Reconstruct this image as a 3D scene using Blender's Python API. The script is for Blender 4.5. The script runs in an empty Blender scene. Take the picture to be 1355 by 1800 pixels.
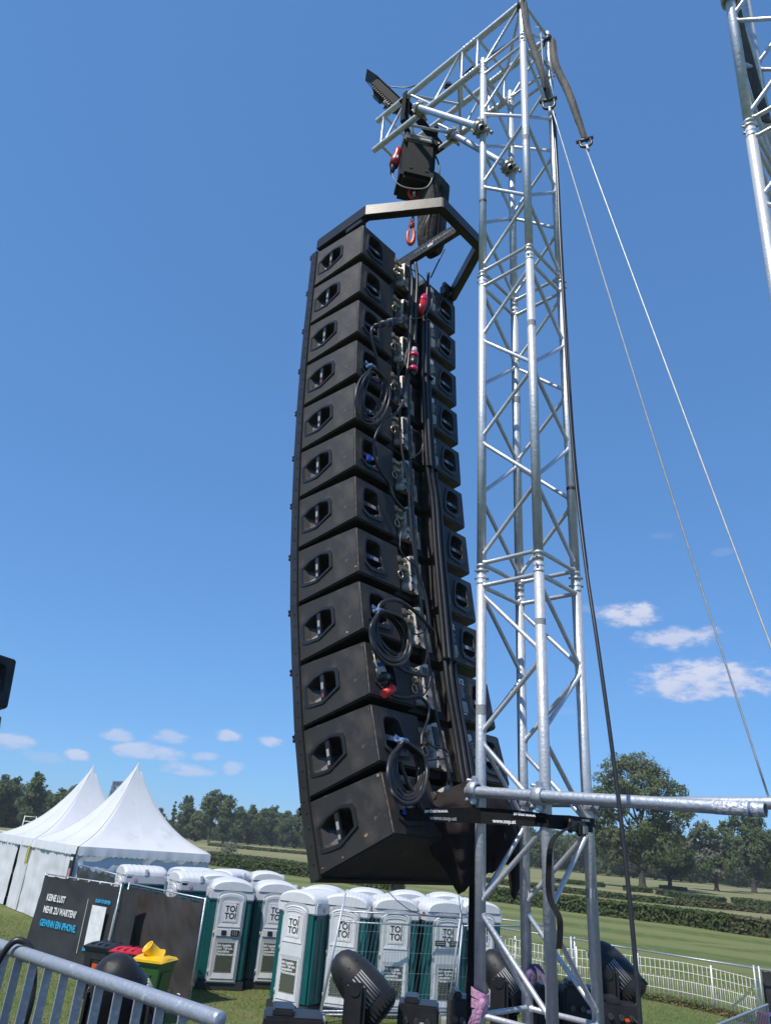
import bpy, bmesh, math, random
import numpy as np
from mathutils import Vector, Matrix, Euler
from mathutils.noise import noise as pnoise
random.seed(7)
sc = bpy.context.scene
COL = sc.collection
V = Vector

# ------------------------------------------------------------------ camera
FPX, PW, PH = 1270.0, 1355.0, 1800.0
cam_up = V((912 - 677.5, 900 + 1866, FPX)).normalized()
fw = V((0, 0, 1)); yv = (fw - cam_up * fw.dot(cam_up)).normalized()
xv = cam_up.cross(yv) * -1
if xv.x < 0: xv = -xv
CR = V((xv.x, yv.x, cam_up.x)); CU = V((xv.y, yv.y, cam_up.y)); CF = V((xv.z, yv.z, cam_up.z))
EYE = V((0, 0, 3.35))
cd = bpy.data.cameras.new('camera'); cam = bpy.data.objects.new('camera', cd); COL.objects.link(cam)
cam.matrix_world = Matrix(((CR.x, CU.x, -CF.x, EYE.x), (CR.y, CU.y, -CF.y, EYE.y), (CR.z, CU.z, -CF.z, EYE.z), (0, 0, 0, 1)))
cd.sensor_fit = 'VERTICAL'; cd.sensor_height = 24; cd.lens = 24 * FPX / PH
cd.clip_start = 0.05; cd.clip_end = 5000
sc.camera = cam

# survey helpers: turn a sighting into a real place at a known distance or height
def ray(px, py):
    return (CR * (px - 677.5) + CU * (900 - py) + CF * FPX).normalized()
def at_d(px, py, D):
    d = ray(px, py); return EYE + d * (D / math.hypot(d.x, d.y))
def at_z(px, py, z):
    d = ray(px, py); return EYE + d * ((z - EYE.z) / d.z)
def at_plane(px, py, a, n):
    d = ray(px, py); return EYE + d * ((a - EYE).dot(n) / d.dot(n))

# ------------------------------------------------------------------ world, sun, exposure
SUN_AZ = V((-0.665, -0.747, 0)).normalized(); SUN_EL = math.radians(57)
w = bpy.data.worlds.new('World'); sc.world = w; w.use_nodes = True
nt = w.node_tree; nt.nodes.clear()
def N(nt, t, **k):
    n = nt.nodes.new(t)
    for a, b in k.items(): setattr(n, a, b)
    return n
sky = N(nt, 'ShaderNodeTexSky', sky_type='NISHITA', sun_disc=False)
sky.sun_elevation = SUN_EL; sky.sun_rotation = math.atan2(SUN_AZ.x, SUN_AZ.y)
sky.altitude = 100; sky.air_density = 1.0; sky.dust_density = 0.0; sky.ozone_density = 10.0
bg = N(nt, 'ShaderNodeBackground'); bg.inputs[1].default_value = 0.10
wo = N(nt, 'ShaderNodeOutputWorld')
tc = N(nt, 'ShaderNodeTexCoord')
def mth(op, a, b=None, c=None):
    n = N(nt, 'ShaderNodeMath', operation=op)
    for i, x in enumerate((a, b, c)):
        if x is None: continue
        if isinstance(x, (int, float)): n.inputs[i].default_value = x
        else: nt.links.new(x, n.inputs[i])
    return n.outputs[0]
def dot(vec):
    n = N(nt, 'ShaderNodeVectorMath', operation='DOT_PRODUCT')
    nt.links.new(tc.outputs['Generated'], n.inputs[0]); n.inputs[1].default_value = vec
    return n.outputs['Value']
mp = N(nt, 'ShaderNodeMapping'); mp.inputs['Scale'].default_value = (1, 1, 2.2)
nt.links.new(tc.outputs['Generated'], mp.inputs[0])
nz = N(nt, 'ShaderNodeTexNoise'); nz.inputs['Scale'].default_value = 30; nz.inputs['Detail'].default_value = 9; nz.inputs['Roughness'].default_value = 0.62
nt.links.new(mp.outputs[0], nz.inputs['Vector'])
noisev = mth('SUBTRACT', nz.outputs['Fac'], 0.5)
# clouds: (azimuth/elevation sighting, half width, half height in radians, density)
clouds = [(1108, 1080, .044, .020, 1.1), (1190, 1120, .062, .015, .9), (1236, 1196, .094, .026, 1.3),
          (205, 1293, .022, .009, .7), (262, 1322, .052, .011, .75), (135, 1327, .017, .008, .85), (20, 1303, .032, .010, .7),
          (405, 1292, .022, .009, .8), (475, 1303, .018, .008, .8), (300, 1296, .03, .009, .6), (325, 1352, .04, .009, .65),
          (408, 1349, .016, .009, .6), (360, 1331, .02, .007, .6), (80, 1330, .03, .008, .3), (1040, 1070, .02, .007, .25), (1165, 940, .02, .006, .15),
          (1270, 970, .015, .006, .15), (1000, 1250, .02, .006, .15)]
# the same kind of small cloud goes on round the rest of the sky
cl = []
for (px, py, a, b, dn) in clouds: cl.append((ray(px, py), a, b, dn))
rng = random.Random(3)
for i in range(10):
    az = math.radians(50 + i * 27 + rng.uniform(-8, 8)); el = math.radians(rng.uniform(4, 15))
    cl.append((V((math.sin(az) * math.cos(el), math.cos(az) * math.cos(el), math.sin(el))), rng.uniform(.03, .08), rng.uniform(.01, .02), rng.uniform(.5, 1)))
tot = None; topv = None
for (c, a, b, dn) in cl:
    r = V((c.y, -c.x, 0)).normalized(); u = r.cross(c).normalized()
    du = mth('MULTIPLY', dot(r / a), 1.0); dv = mth('MULTIPLY', dot(u / b), 1.0)
    # flat bottoms: v - v0
    off = 0
    r2 = mth('ADD', mth('MULTIPLY', du, du), mth('MULTIPLY', dv, dv))
    q = mth('SUBTRACT', 1.0, r2)
    q = mth('ADD', q, mth('MULTIPLY', noisev, 3.4))
    n = N(nt, 'ShaderNodeMapRange'); n.interpolation_type = 'SMOOTHSTEP'
    n.inputs['From Min'].default_value = -0.1; n.inputs['From Max'].default_value = 1.0; n.inputs['To Max'].default_value = min(dn, 1.0) * 0.85
    nt.links.new(q, n.inputs['Value'])
    front = mth('GREATER_THAN', dot(c), 0.9)
    m = mth('MULTIPLY', n.outputs[0], front)
    lit = mth('MULTIPLY', m, mth('MULTIPLY_ADD', dv, 0.25, 0.75))
    tot = m if tot is None else mth('MAXIMUM', tot, m)
    topv = lit if topv is None else mth('MAXIMUM', topv, lit)
frac = N(nt, 'ShaderNodeMapRange'); frac.inputs['From Max'].default_value = 1.0
nt.links.new(topv, frac.inputs['Value'])
ccol = N(nt, 'ShaderNodeMix', data_type='RGBA'); ccol.inputs[6].default_value = (4.1, 4.6, 6.4, 1); ccol.inputs[7].default_value = (6.6, 6.7, 7.5, 1)
nt.links.new(frac.outputs[0], ccol.inputs[0])
hsv = N(nt, 'ShaderNodeGamma'); hsv.inputs['Gamma'].default_value = 0.5   # the phone's tone curve flattens the sky gradient
nt.links.new(sky.outputs[0], hsv.inputs['Color'])
tint = N(nt, 'ShaderNodeMix', data_type='RGBA', blend_type='MULTIPLY'); tint.inputs[0].default_value = 1.0; tint.inputs[7].default_value = (1.12, 1.90, 2.84, 1)
nt.links.new(hsv.outputs[0], tint.inputs[6])
mx = N(nt, 'ShaderNodeMix', data_type='RGBA')
nt.links.new(tot, mx.inputs[0]); nt.links.new(tint.outputs[2], mx.inputs[6]); nt.links.new(ccol.outputs[2], mx.inputs[7])
nt.links.new(mx.outputs[2], bg.inputs[0]); nt.links.new(bg.outputs[0], wo.inputs[0])

sl = bpy.data.lights.new('sun', 'SUN'); sl.energy = 4.2; sl.angle = math.radians(0.53); sl.color = (1.0, 0.95, 0.87)
so = bpy.data.objects.new('sun', sl); COL.objects.link(so)
sdir = V((SUN_AZ.x * math.cos(SUN_EL), SUN_AZ.y * math.cos(SUN_EL), math.sin(SUN_EL)))
so.rotation_euler = sdir.to_track_quat('Z', 'Y').to_euler(); so.location = (-20, -20, 40)
sc.view_settings.view_transform = 'Standard'; sc.view_settings.look = 'None'
sc.view_settings.exposure = 0.30; sc.view_settings.gamma = 1.0; sc.view_settings.use_curve_mapping = False

# ------------------------------------------------------------------ materials
def mat(name, col, rough=.6, metal=0., col2=None, nscale=8., lo=.35, hi=.65, bump=0., bscale=60., detail=5., spec=.5, coat=0., stretch=None, coord='Object', rough2=None, extra=None):
    m = bpy.data.materials.new(name); m.use_nodes = True; t = m.node_tree
    b = t.nodes['Principled BSDF']; b.inputs['Base Color'].default_value = (*col, 1); b.inputs['Roughness'].default_value = rough
    b.inputs['Metallic'].default_value = metal; b.inputs['Specular IOR Level'].default_value = spec
    if coat: b.inputs['Coat Weight'].default_value = coat; b.inputs['Coat Roughness'].default_value = .1
    tcn = N(t, 'ShaderNodeTexCoord'); src = tcn.outputs[coord]
    if stretch:
        mpn = N(t, 'ShaderNodeMapping'); mpn.inputs['Scale'].default_value = stretch; t.links.new(src, mpn.inputs[0]); src = mpn.outputs[0]
    c2 = col2 or tuple(c * .8 for c in col)
    n = N(t, 'ShaderNodeTexNoise'); n.inputs['Scale'].default_value = nscale; n.inputs['Detail'].default_value = detail; n.inputs['Roughness'].default_value = .6
    t.links.new(src, n.inputs['Vector'])
    r = N(t, 'ShaderNodeMapRange'); r.inputs['From Min'].default_value = lo; r.inputs['From Max'].default_value = hi; t.links.new(n.outputs['Fac'], r.inputs['Value'])
    x = N(t, 'ShaderNodeMix', data_type='RGBA'); x.inputs[6].default_value = (*col, 1); x.inputs[7].default_value = (*c2, 1)
    t.links.new(r.outputs[0], x.inputs[0]); t.links.new(x.outputs[2], b.inputs['Base Color'])
    if rough2 is not None:
        rr = N(t, 'ShaderNodeMapRange'); rr.inputs['To Min'].default_value = rough; rr.inputs['To Max'].default_value = rough2
        t.links.new(r.outputs[0], rr.inputs['Value']); t.links.new(rr.outputs[0], b.inputs['Roughness'])
    if bump:
        nb = N(t, 'ShaderNodeTexNoise'); nb.inputs['Scale'].default_value = bscale; nb.inputs['Detail'].default_value = 3; t.links.new(src, nb.inputs['Vector'])
        bp = N(t, 'ShaderNodeBump'); bp.inputs['Strength'].default_value = bump; bp.inputs['Distance'].default_value = .02
        t.links.new(nb.outputs['Fac'], bp.inputs['Height']); t.links.new(bp.outputs[0], b.inputs['Normal'])
    m['_mix'] = x.name
    return m
ALU = mat('aluminium', (.62, .63, .65), .34, .55, (.48, .49, .52), 30, .3, .7, .12, 90, rough2=.5)
ALU_OLD = mat('aluminium_chord', (.58, .60, .63), .42, .45, (.42, .44, .48), 22, .35, .75, .15, 70, rough2=.55)
# little stains and scuffs on the chords
def add_spots(m, col, scale, thr, soft=.02, coord='Object', stretch=(1, 1, 1)):
    t = m.node_tree; b = t.nodes['Principled BSDF']
    tcn = N(t, 'ShaderNodeTexCoord'); mpn = N(t, 'ShaderNodeMapping'); mpn.inputs['Scale'].default_value = stretch
    t.links.new(tcn.outputs[coord], mpn.inputs[0])
    n = N(t, 'ShaderNodeTexNoise'); n.inputs['Scale'].default_value = scale; n.inputs['Detail'].default_value = 4; t.links.new(mpn.outputs[0], n.inputs['Vector'])
    r = N(t, 'ShaderNodeMapRange'); r.inputs['From Min'].default_value = thr; r.inputs['From Max'].default_value = thr + soft; t.links.new(n.outputs['Fac'], r.inputs['Value'])
    x = N(t, 'ShaderNodeMix', data_type='RGBA'); x.inputs[7].default_value = (*col, 1)
    src = b.inputs['Base Color'].links[0].from_socket
    t.links.new(src, x.inputs[6]); t.links.new(r.outputs[0], x.inputs[0]); t.links.new(x.outputs[2], b.inputs['Base Color'])
add_spots(ALU_OLD, (.22, .2, .19), 40, .70, .06)
GALV = mat('galvanised_steel', (.46, .49, .54), .42, .65, (.33, .36, .41), 18, .35, .7, .15, 60, rough2=.6)
add_spots(GALV, (.72, .74, .76), 28, .66, .08)
STEEL = mat('zinc_steel', (.50, .46, .38), .35, .85, (.3, .27, .22), 40, .35, .7, .1, 90)
DARKST = mat('dark_steel', (.06, .06, .06), .4, .6, (.1, .09, .08), 30)
BLK = mat('black_cabinet', (.016, .0152, .015), .5, 0, (.030, .027, .025), 5, .3, .72, .35, 420, spec=.42)
add_spots(BLK, (.058, .050, .043), 8, .53, .18)
add_spots(BLK, (.10, .095, .09), 46, .68, .03, stretch=(1, 1, 4))
add_spots(BLK, (.09, .085, .08), 30, .69, .02, stretch=(6, .6, 1.2))
add_spots(BLK, (.22, .17, .12), 30, .74, .01)
BLKP = mat('black_plastic', (.013, .013, .014), .38, 0, (.022, .022, .023), 12, spec=.5)
BLKM = mat('black_matt', (.008, .008, .008), .8)
GRILLE = mat('grille_black', (.010, .010, .011), .6, .3, (.016, .016, .016), 60, bump=.2, bscale=300)
FRAMEM = mat('black_painted_steel', (.05, .048, .045), .36, .45, (.036, .034, .032), 14, .3, .7, .05, 100)
SILV = mat('silver_plate', (.50, .44, .37), .42, .25, (.13, .118, .105), 16, .40, .58, .06, 80)
PINM = mat('nickel_pin', (.55, .48, .38), .28, .9, (.35, .28, .2), 60)
BEIGE = mat('rating_plate', (.52, .46, .36), .6, 0, (.34, .29, .22), 30)
CABLE = mat('black_rubber_cable', (.014, .014, .015), .38, 0, (.022, .022, .022), 40, spec=.5)
RUBG = mat('grey_rubber', (.05, .05, .052), .5)
RED = mat('red_plastic', (.45, .012, .02), .35, 0, (.36, .01, .015), 30)
PINK = mat('magenta_plastic', (.62, .02, .11), .35, 0, (.5, .015, .08), 30)
ORANGE = mat('orange_paint', (.75, .10, .012), .4, 0, (.6, .07, .01), 30)
BLUE = mat('blue_plastic', (.01, .05, .35), .4)
BLUET = mat('blue_tape', (.20, .30, .52), .6)
WHITE = mat('white_plastic', (.60, .61, .62), .42, 0, (.53, .54, .56), 3, .35, .7)
WHITEP = mat('white_paint', (.80, .80, .78), .5, 0, (.66, .65, .61), 14)
DARKR = mat('faded_red_print', (.28, .05, .06), .6)
DARKB = mat('faded_blue_print', (.05, .09, .22), .6)
WPRINT = mat('white_print', (.75, .75, .75), .6)
GPRINT = mat('grey_print', (.32, .33, .34), .6)
CPRINT = mat('cyan_print', (.02, .42, .72), .6)
REDP = mat('red_print', (.65, .03, .03), .6)
BPRINT = mat('black_print', (.012, .012, .014), .6)
TEAL = mat('teal_plastic', (.003, .095, .095), .45, 0, (.003, .078, .080), 2, .35, .65, spec=.4)
TBASE = mat('dark_grey_base', (.03, .032, .035), .6)
GREYP = mat('pale_grey_plastic', (.42, .44, .46), .45)
PVC = mat('white_tent_pvc', (.62, .62, .63), .42, 0, (.55, .56, .58), 1.2, .3, .7, .25, 2.2, spec=.4)
PVCS = mat('tent_side_fabric', (.62, .63, .65), .5, 0, (.56, .57, .60), 1.2, .3, .7, .12, 5)
BANNER = mat('black_banner', (.022, .022, .025), .48, 0, (.036, .035, .036), 2.2, .3, .7, .35, 3.0, spec=.5)
MESHB = mat('brown_black_mesh', (.030, .027, .026), .55, 0, (.055, .042, .04), 1.5, .35, .75, .5, 5, stretch=(1, 1, .3), spec=.4)
add_spots(WHITE, (.42, .41, .38), 5, .62, .2, stretch=(1, 1, .4)); add_spots(WHITE, (.36, .34, .30), 26, .70, .06)
add_spots(PVC, (.46, .46, .45), 1.6, .60, .2)
CLOTH = mat('black_molton', (.020, .016, .017), .85, 0, (.030, .023, .024), 10, .3, .7, .3, 130, spec=.2)
BAGM = mat('chain_bag_fabric', (.028, .027, .027), .8, 0, (.085, .078, .072), 7, .4, .7, .4, 40, spec=.2)
WEB = mat('black_webbing', (.009, .009, .010), .8, 0, (.014, .014, .014), 60, bump=.3, bscale=400, spec=.2)
SLING = mat('grey_sling', (.13, .12, .11), .85, 0, (.05, .048, .047), 9, .35, .65, .5, 70, stretch=(1, 1, .3))
PURP = mat('pink_ribbon', (.52, .28, .40), .7, 0, (.42, .21, .34), 14, .3, .7, .4, 60)
PURP2 = mat('violet_ribbon', (.14, .09, .20), .7, 0, (.10, .07, .15), 14, .3, .7, .4, 60)
WIRE = mat('steel_wire_rope', (.50, .50, .50), .5, .4, (.40, .41, .42), 30, .4, .6)
BINB = mat('bin_black', (.02, .021, .023), .5)
BING = mat('bin_green', (.018, .075, .018), .45, 0, (.024, .09, .02), 6)
YEL = mat('bin_yellow', (.85, .50, .012), .4, 0, (.72, .42, .01), 10)
REDL = mat('bin_red', (.55, .012, .02), .4, 0, (.42, .01, .015), 10)
MESHD = mat('door_mesh_dark', (.02, .025, .022), .6)
WOODF = mat('hinge_wood_ply', (.35, .22, .11), .7)
CONC = mat('concrete_foot', (.32, .31, .29), .9, 0, (.24, .23, .22), 12)
GLASSM = mat('lens_glass', (.015, .02, .03), .08, 0, spec=.9)
BLKF = mat('fixture_black', (.015, .015, .016), .42, 0, (.024, .024, .025), 9, spec=.3, bump=.15, bscale=500)
WICK = mat('white_picket_metal', (.78, .78, .74), .5, 0, (.66, .66, .62), 20)

# ------------------------------------------------------------------ mesh builder
class MB:
    def __init__(s): s.v = []; s.f = []; s.sm = []
    def add(s, vs, fs, smooth=False):
        o = len(s.v); s.v += [V(x) for x in vs]
        s.f += [tuple(i + o for i in f) for f in fs]; s.sm += [smooth] * len(fs)
        return s
    def box(s, c, size, M=None):
        c = V(c); x, y, z = (d / 2 for d in size)
        vs = [V((a * x, b * y, d * z)) for d in (-1, 1) for b in (-1, 1) for a in (-1, 1)]
        vs = [c + (M @ q if M else q) for q in vs]
        return s.add(vs, [(0, 2, 3, 1), (4, 5, 7, 6), (0, 1, 5, 4), (2, 6, 7, 3), (0, 4, 6, 2), (1, 3, 7, 5)])
    def bbox(s, c, size, M=None, b=.01):
        # box with chamfered edges
        c = V(c); x, y, z = (d / 2 for d in size); b = min(b, x * .9, y * .9, z * .9)
        bm = bmesh.new(); bmesh.ops.create_cube(bm, size=1)
        for q in bm.verts: q.co = V((q.co.x * size[0], q.co.y * size[1], q.co.z * size[2]))
        bmesh.ops.bevel(bm, geom=bm.edges[:], offset=b, segments=2, affect='EDGES')
        vs = [c + (M @ q.co if M else q.co) for q in bm.verts]; bm.verts.index_update()
        fs = [tuple(q.index for q in f.verts) for f in bm.faces]; bm.free()
        return s.add(vs, fs)
    def cyl(s, a, b, r, r2=None, n=12, cap=True, smooth=True):
        a, b = V(a), V(b); r2 = r if r2 is None else r2
        d = (b - a); q = d.to_track_quat('Z', 'Y')
        X = q @ V((1, 0, 0)); Y = q @ V((0, 1, 0))
        vs = []
        for p, rr in ((a, r), (b, r2)):
            for i in range(n):
                t = 2 * math.pi * i / n; vs.append(p + (X * math.cos(t) + Y * math.sin(t)) * rr)
        s.add(vs, [(i, (i + 1) % n, n + (i + 1) % n, n + i) for i in range(n)], smooth)
        if cap:
            o = len(s.v) - 2 * n
            s.f += [tuple(o + i for i in reversed(range(n))), tuple(o + n + i for i in range(n))]; s.sm += [False, False]
        return s
    def pipe(s, a, b, r, ri, n=20):
        # open-ended hollow tube
        s.cyl(a, b, r, n=n, cap=False); s.cyl(b, a, ri, n=n, cap=False)
        a, b = V(a), V(b)
        for e, flip in ((a, 0), (b, 1)):
            q = (b - a).to_track_quat('Z', 'Y'); X = q @ V((1, 0, 0)); Y = q @ V((0, 1, 0))
            vs = [e + (X * math.cos(2 * math.pi * i / n) + Y * math.sin(2 * math.pi * i / n)) * rr for rr in (r, ri) for i in range(n)]
            s.add(vs, [(i, (i + 1) % n, n + (i + 1) % n, n + i) for i in range(n)])
        return s
    def rev(s, a, axis, prof, n=20, smooth=True):
        # surface of revolution: prof = [(dist along axis, radius)]
        a = V(a); axis = V(axis).normalized(); q = axis.to_track_quat('Z', 'Y'); X = q @ V((1, 0, 0)); Y = q @ V((0, 1, 0))
        vs = []
        for (h, r) in prof:
            for i in range(n):
                t = 2 * math.pi * i / n; vs.append(a + axis * h + (X * math.cos(t) + Y * math.sin(t)) * max(r, 1e-4))
        fs = [(k * n + i, k * n + (i + 1) % n, (k + 1) * n + (i + 1) % n, (k + 1) * n + i) for k in range(len(prof) - 1) for i in range(n)]
        return s.add(vs, fs, smooth)
    def tube(s, pts, r, n=8, closed=False, cap=True):
        pts = [V(p) for p in pts]; m = len(pts)
        if m < 2: return s
        T = []
        for i in range(m):
            a = pts[(i - 1) % m] if (closed or i > 0) else pts[i]; b = pts[(i + 1) % m] if (closed or i < m - 1) else pts[i]
            d = b - a; T.append(d.normalized() if d.length > 1e-9 else V((0, 0, 1)))
        u = T[0].orthogonal().normalized(); vs = []
        for i in range(m):
            if i:
                u = (u - T[i] * u.dot(T[i]))
                u = u.normalized() if u.length > 1e-6 else T[i].orthogonal().normalized()
            w_ = T[i].cross(u)
            rr = r[i] if isinstance(r, (list, tuple)) else r
            for k in range(n):
                t = 2 * math.pi * k / n; vs.append(pts[i] + (u * math.cos(t) + w_ * math.sin(t)) * rr)
        fs = []
        for i in range(m if closed else m - 1):
            j = (i + 1) % m
            fs += [(i * n + k, i * n + (k + 1) % n, j * n + (k + 1) % n, j * n + k) for k in range(n)]
        s.add(vs, fs, True)
        if cap and not closed:
            o = len(s.v) - m * n; s.f += [tuple(o + k for k in reversed(range(n))), tuple(o + (m - 1) * n + k for k in range(n))]; s.sm += [False, False]
        return s
    def prism(s, poly, depth, M, taper=None):
        # poly: 2D points in frame M (x,y), extruded along M z by depth; taper = other polygon at far end
        n = len(poly); p2 = taper or poly
        vs = [M @ V((a, b, 0)) for a, b in poly] + [M @ V((a, b, depth)) for a, b in p2]
        return s.add(vs, [tuple(reversed(range(n))), tuple(range(n, 2 * n))] + [(i, (i + 1) % n, n + (i + 1) % n, n + i) for i in range(n)])
    def ribbon(s, pts, side, w_, th=.003):
        pts = [V(p) for p in pts]; side = [V(q).normalized() for q in (side if isinstance(side, list) else [side] * len(pts))]; vs = []
        for i, p in enumerate(pts):
            a = pts[max(i - 1, 0)]; b = pts[min(i + 1, len(pts) - 1)]; t = (b - a).normalized(); nn = t.cross(side[i]).normalized() * th / 2; sd = side[i] * w_ / 2
            vs += [p - sd - nn, p + sd - nn, p + sd + nn, p - sd + nn]
        fs = []
        for i in range(len(pts) - 1):
            for k in range(4): fs.append((i * 4 + k, i * 4 + (k + 1) % 4, i * 4 + 4 + (k + 1) % 4, i * 4 + 4 + k))
        fs += [(3, 2, 1, 0), tuple((len(pts) - 1) * 4 + k for k in range(4))]
        return s.add(vs, fs)
    def sphere(s, c, r, n=10, m=6, sc_=(1, 1, 1)):
        c = V(c); vs = []
        for j in range(m + 1):
            ph = math.pi * j / m
            for i in range(n):
                t = 2 * math.pi * i / n; vs.append(c + V((math.sin(ph) * math.cos(t) * r * sc_[0], math.sin(ph) * math.sin(t) * r * sc_[1], math.cos(ph) * r * sc_[2])))
        return s.add(vs, [(j * n + i, (j + 1) * n + i, (j + 1) * n + (i + 1) % n, j * n + (i + 1) % n) for j in range(m) for i in range(n)], True)
    def mesh(s, name, org=V((0, 0, 0))):
        me = bpy.data.meshes.new(name); me.from_pydata([tuple(q - org) for q in s.v], [], s.f)
        me.polygons.foreach_set('use_smooth', s.sm); me.update(); return me
    def obj(s, name, m, parent=None):
        org = V(parent['_w']) if parent is not None and '_w' in parent else V((0, 0, 0))
        me = s.mesh(name, org)
        if m: me.materials.append(m)
        o = bpy.data.objects.new(name, me); COL.objects.link(o)
        if parent is not None:
            o.parent = parent
            if '_w' in parent: o['_w'] = parent['_w']
        return o
def tag(o, label=None, cat=None, group=None, kind=None):
    if label: o['label'] = label
    if cat: o['category'] = cat
    if group: o['group'] = group
    if kind: o['kind'] = kind
    return o
def thing(name, label, cat, group=None, loc=(0, 0, 0), world=True):
    o = bpy.data.objects.new(name, None); COL.objects.link(o); o.location = loc; o.empty_display_size = .1
    if world: o['_w'] = list(loc)
    return tag(o, label, cat, group)
def single(mb, name, m, label, cat, group=None, base=None):
    # one-mesh thing: origin at its base
    if base is None:
        zs = min(mb.v, key=lambda q: q.z); base = V((sum(q.x for q in mb.v) / len(mb.v), sum(q.y for q in mb.v) / len(mb.v), zs.z))
    me = mb.mesh(name, V(base)); me.materials.append(m)
    o = bpy.data.objects.new(name, me); COL.objects.link(o); o.location = base
    return tag(o, label, cat, group)
def copy_tree(o, parent=None):
    c = o.copy(); COL.objects.link(c); c.parent = parent
    for ch in o.children: copy_tree(ch, c)
    return c
def frame_m(o, x, y, z): # matrix from origin and axes
    return Matrix(((x[0], y[0], z[0], o[0]), (x[1], y[1], z[1], o[1]), (x[2], y[2], z[2], o[2]), (0, 0, 0, 1)))
def text_mb(txt, size, M, mb=None, bold=0.0, align='LEFT', th=.001, sx=1.0, shear=0):
    cu = bpy.data.curves.new('t', 'FONT'); cu.body = txt; cu.size = size; cu.align_x = align; cu.extrude = th; cu.offset = bold; cu.shear = shear; cu.resolution_u = 3; cu.space_line = .95
    ob = bpy.data.objects.new('t', cu); COL.objects.link(ob)
    dg = bpy.context.evaluated_depsgraph_get(); me = bpy.data.meshes.new_from_object(ob.evaluated_get(dg))
    mb = mb or MB()
    mb.add([M @ V((q.co.x * sx, q.co.y, q.co.z)) for q in me.vertices], [tuple(p.vertices) for p in me.polygons])
    bpy.data.objects.remove(ob); bpy.data.curves.remove(cu); bpy.data.meshes.remove(me)
    return mb
def smooth_path(pts, k=6, closed=False):
    pts = [V(p) for p in pts]; out = []; m = len(pts)
    rngm = m if closed else m - 1
    for i in range(rngm):
        p0 = pts[(i - 1) % m] if closed or i > 0 else pts[0]; p1 = pts[i]; p2 = pts[(i + 1) % m]; p3 = pts[(i + 2) % m] if closed or i + 2 < m else pts[-1]
        for j in range(k):
            t = j / k; out.append(.5 * ((2 * p1) + (-p0 + p2) * t + (2 * p0 - 5 * p1 + 4 * p2 - p3) * t * t + (-p0 + 3 * p1 - 3 * p2 + p3) * t ** 3))
    if not closed: out.append(pts[-1])
    return out

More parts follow.
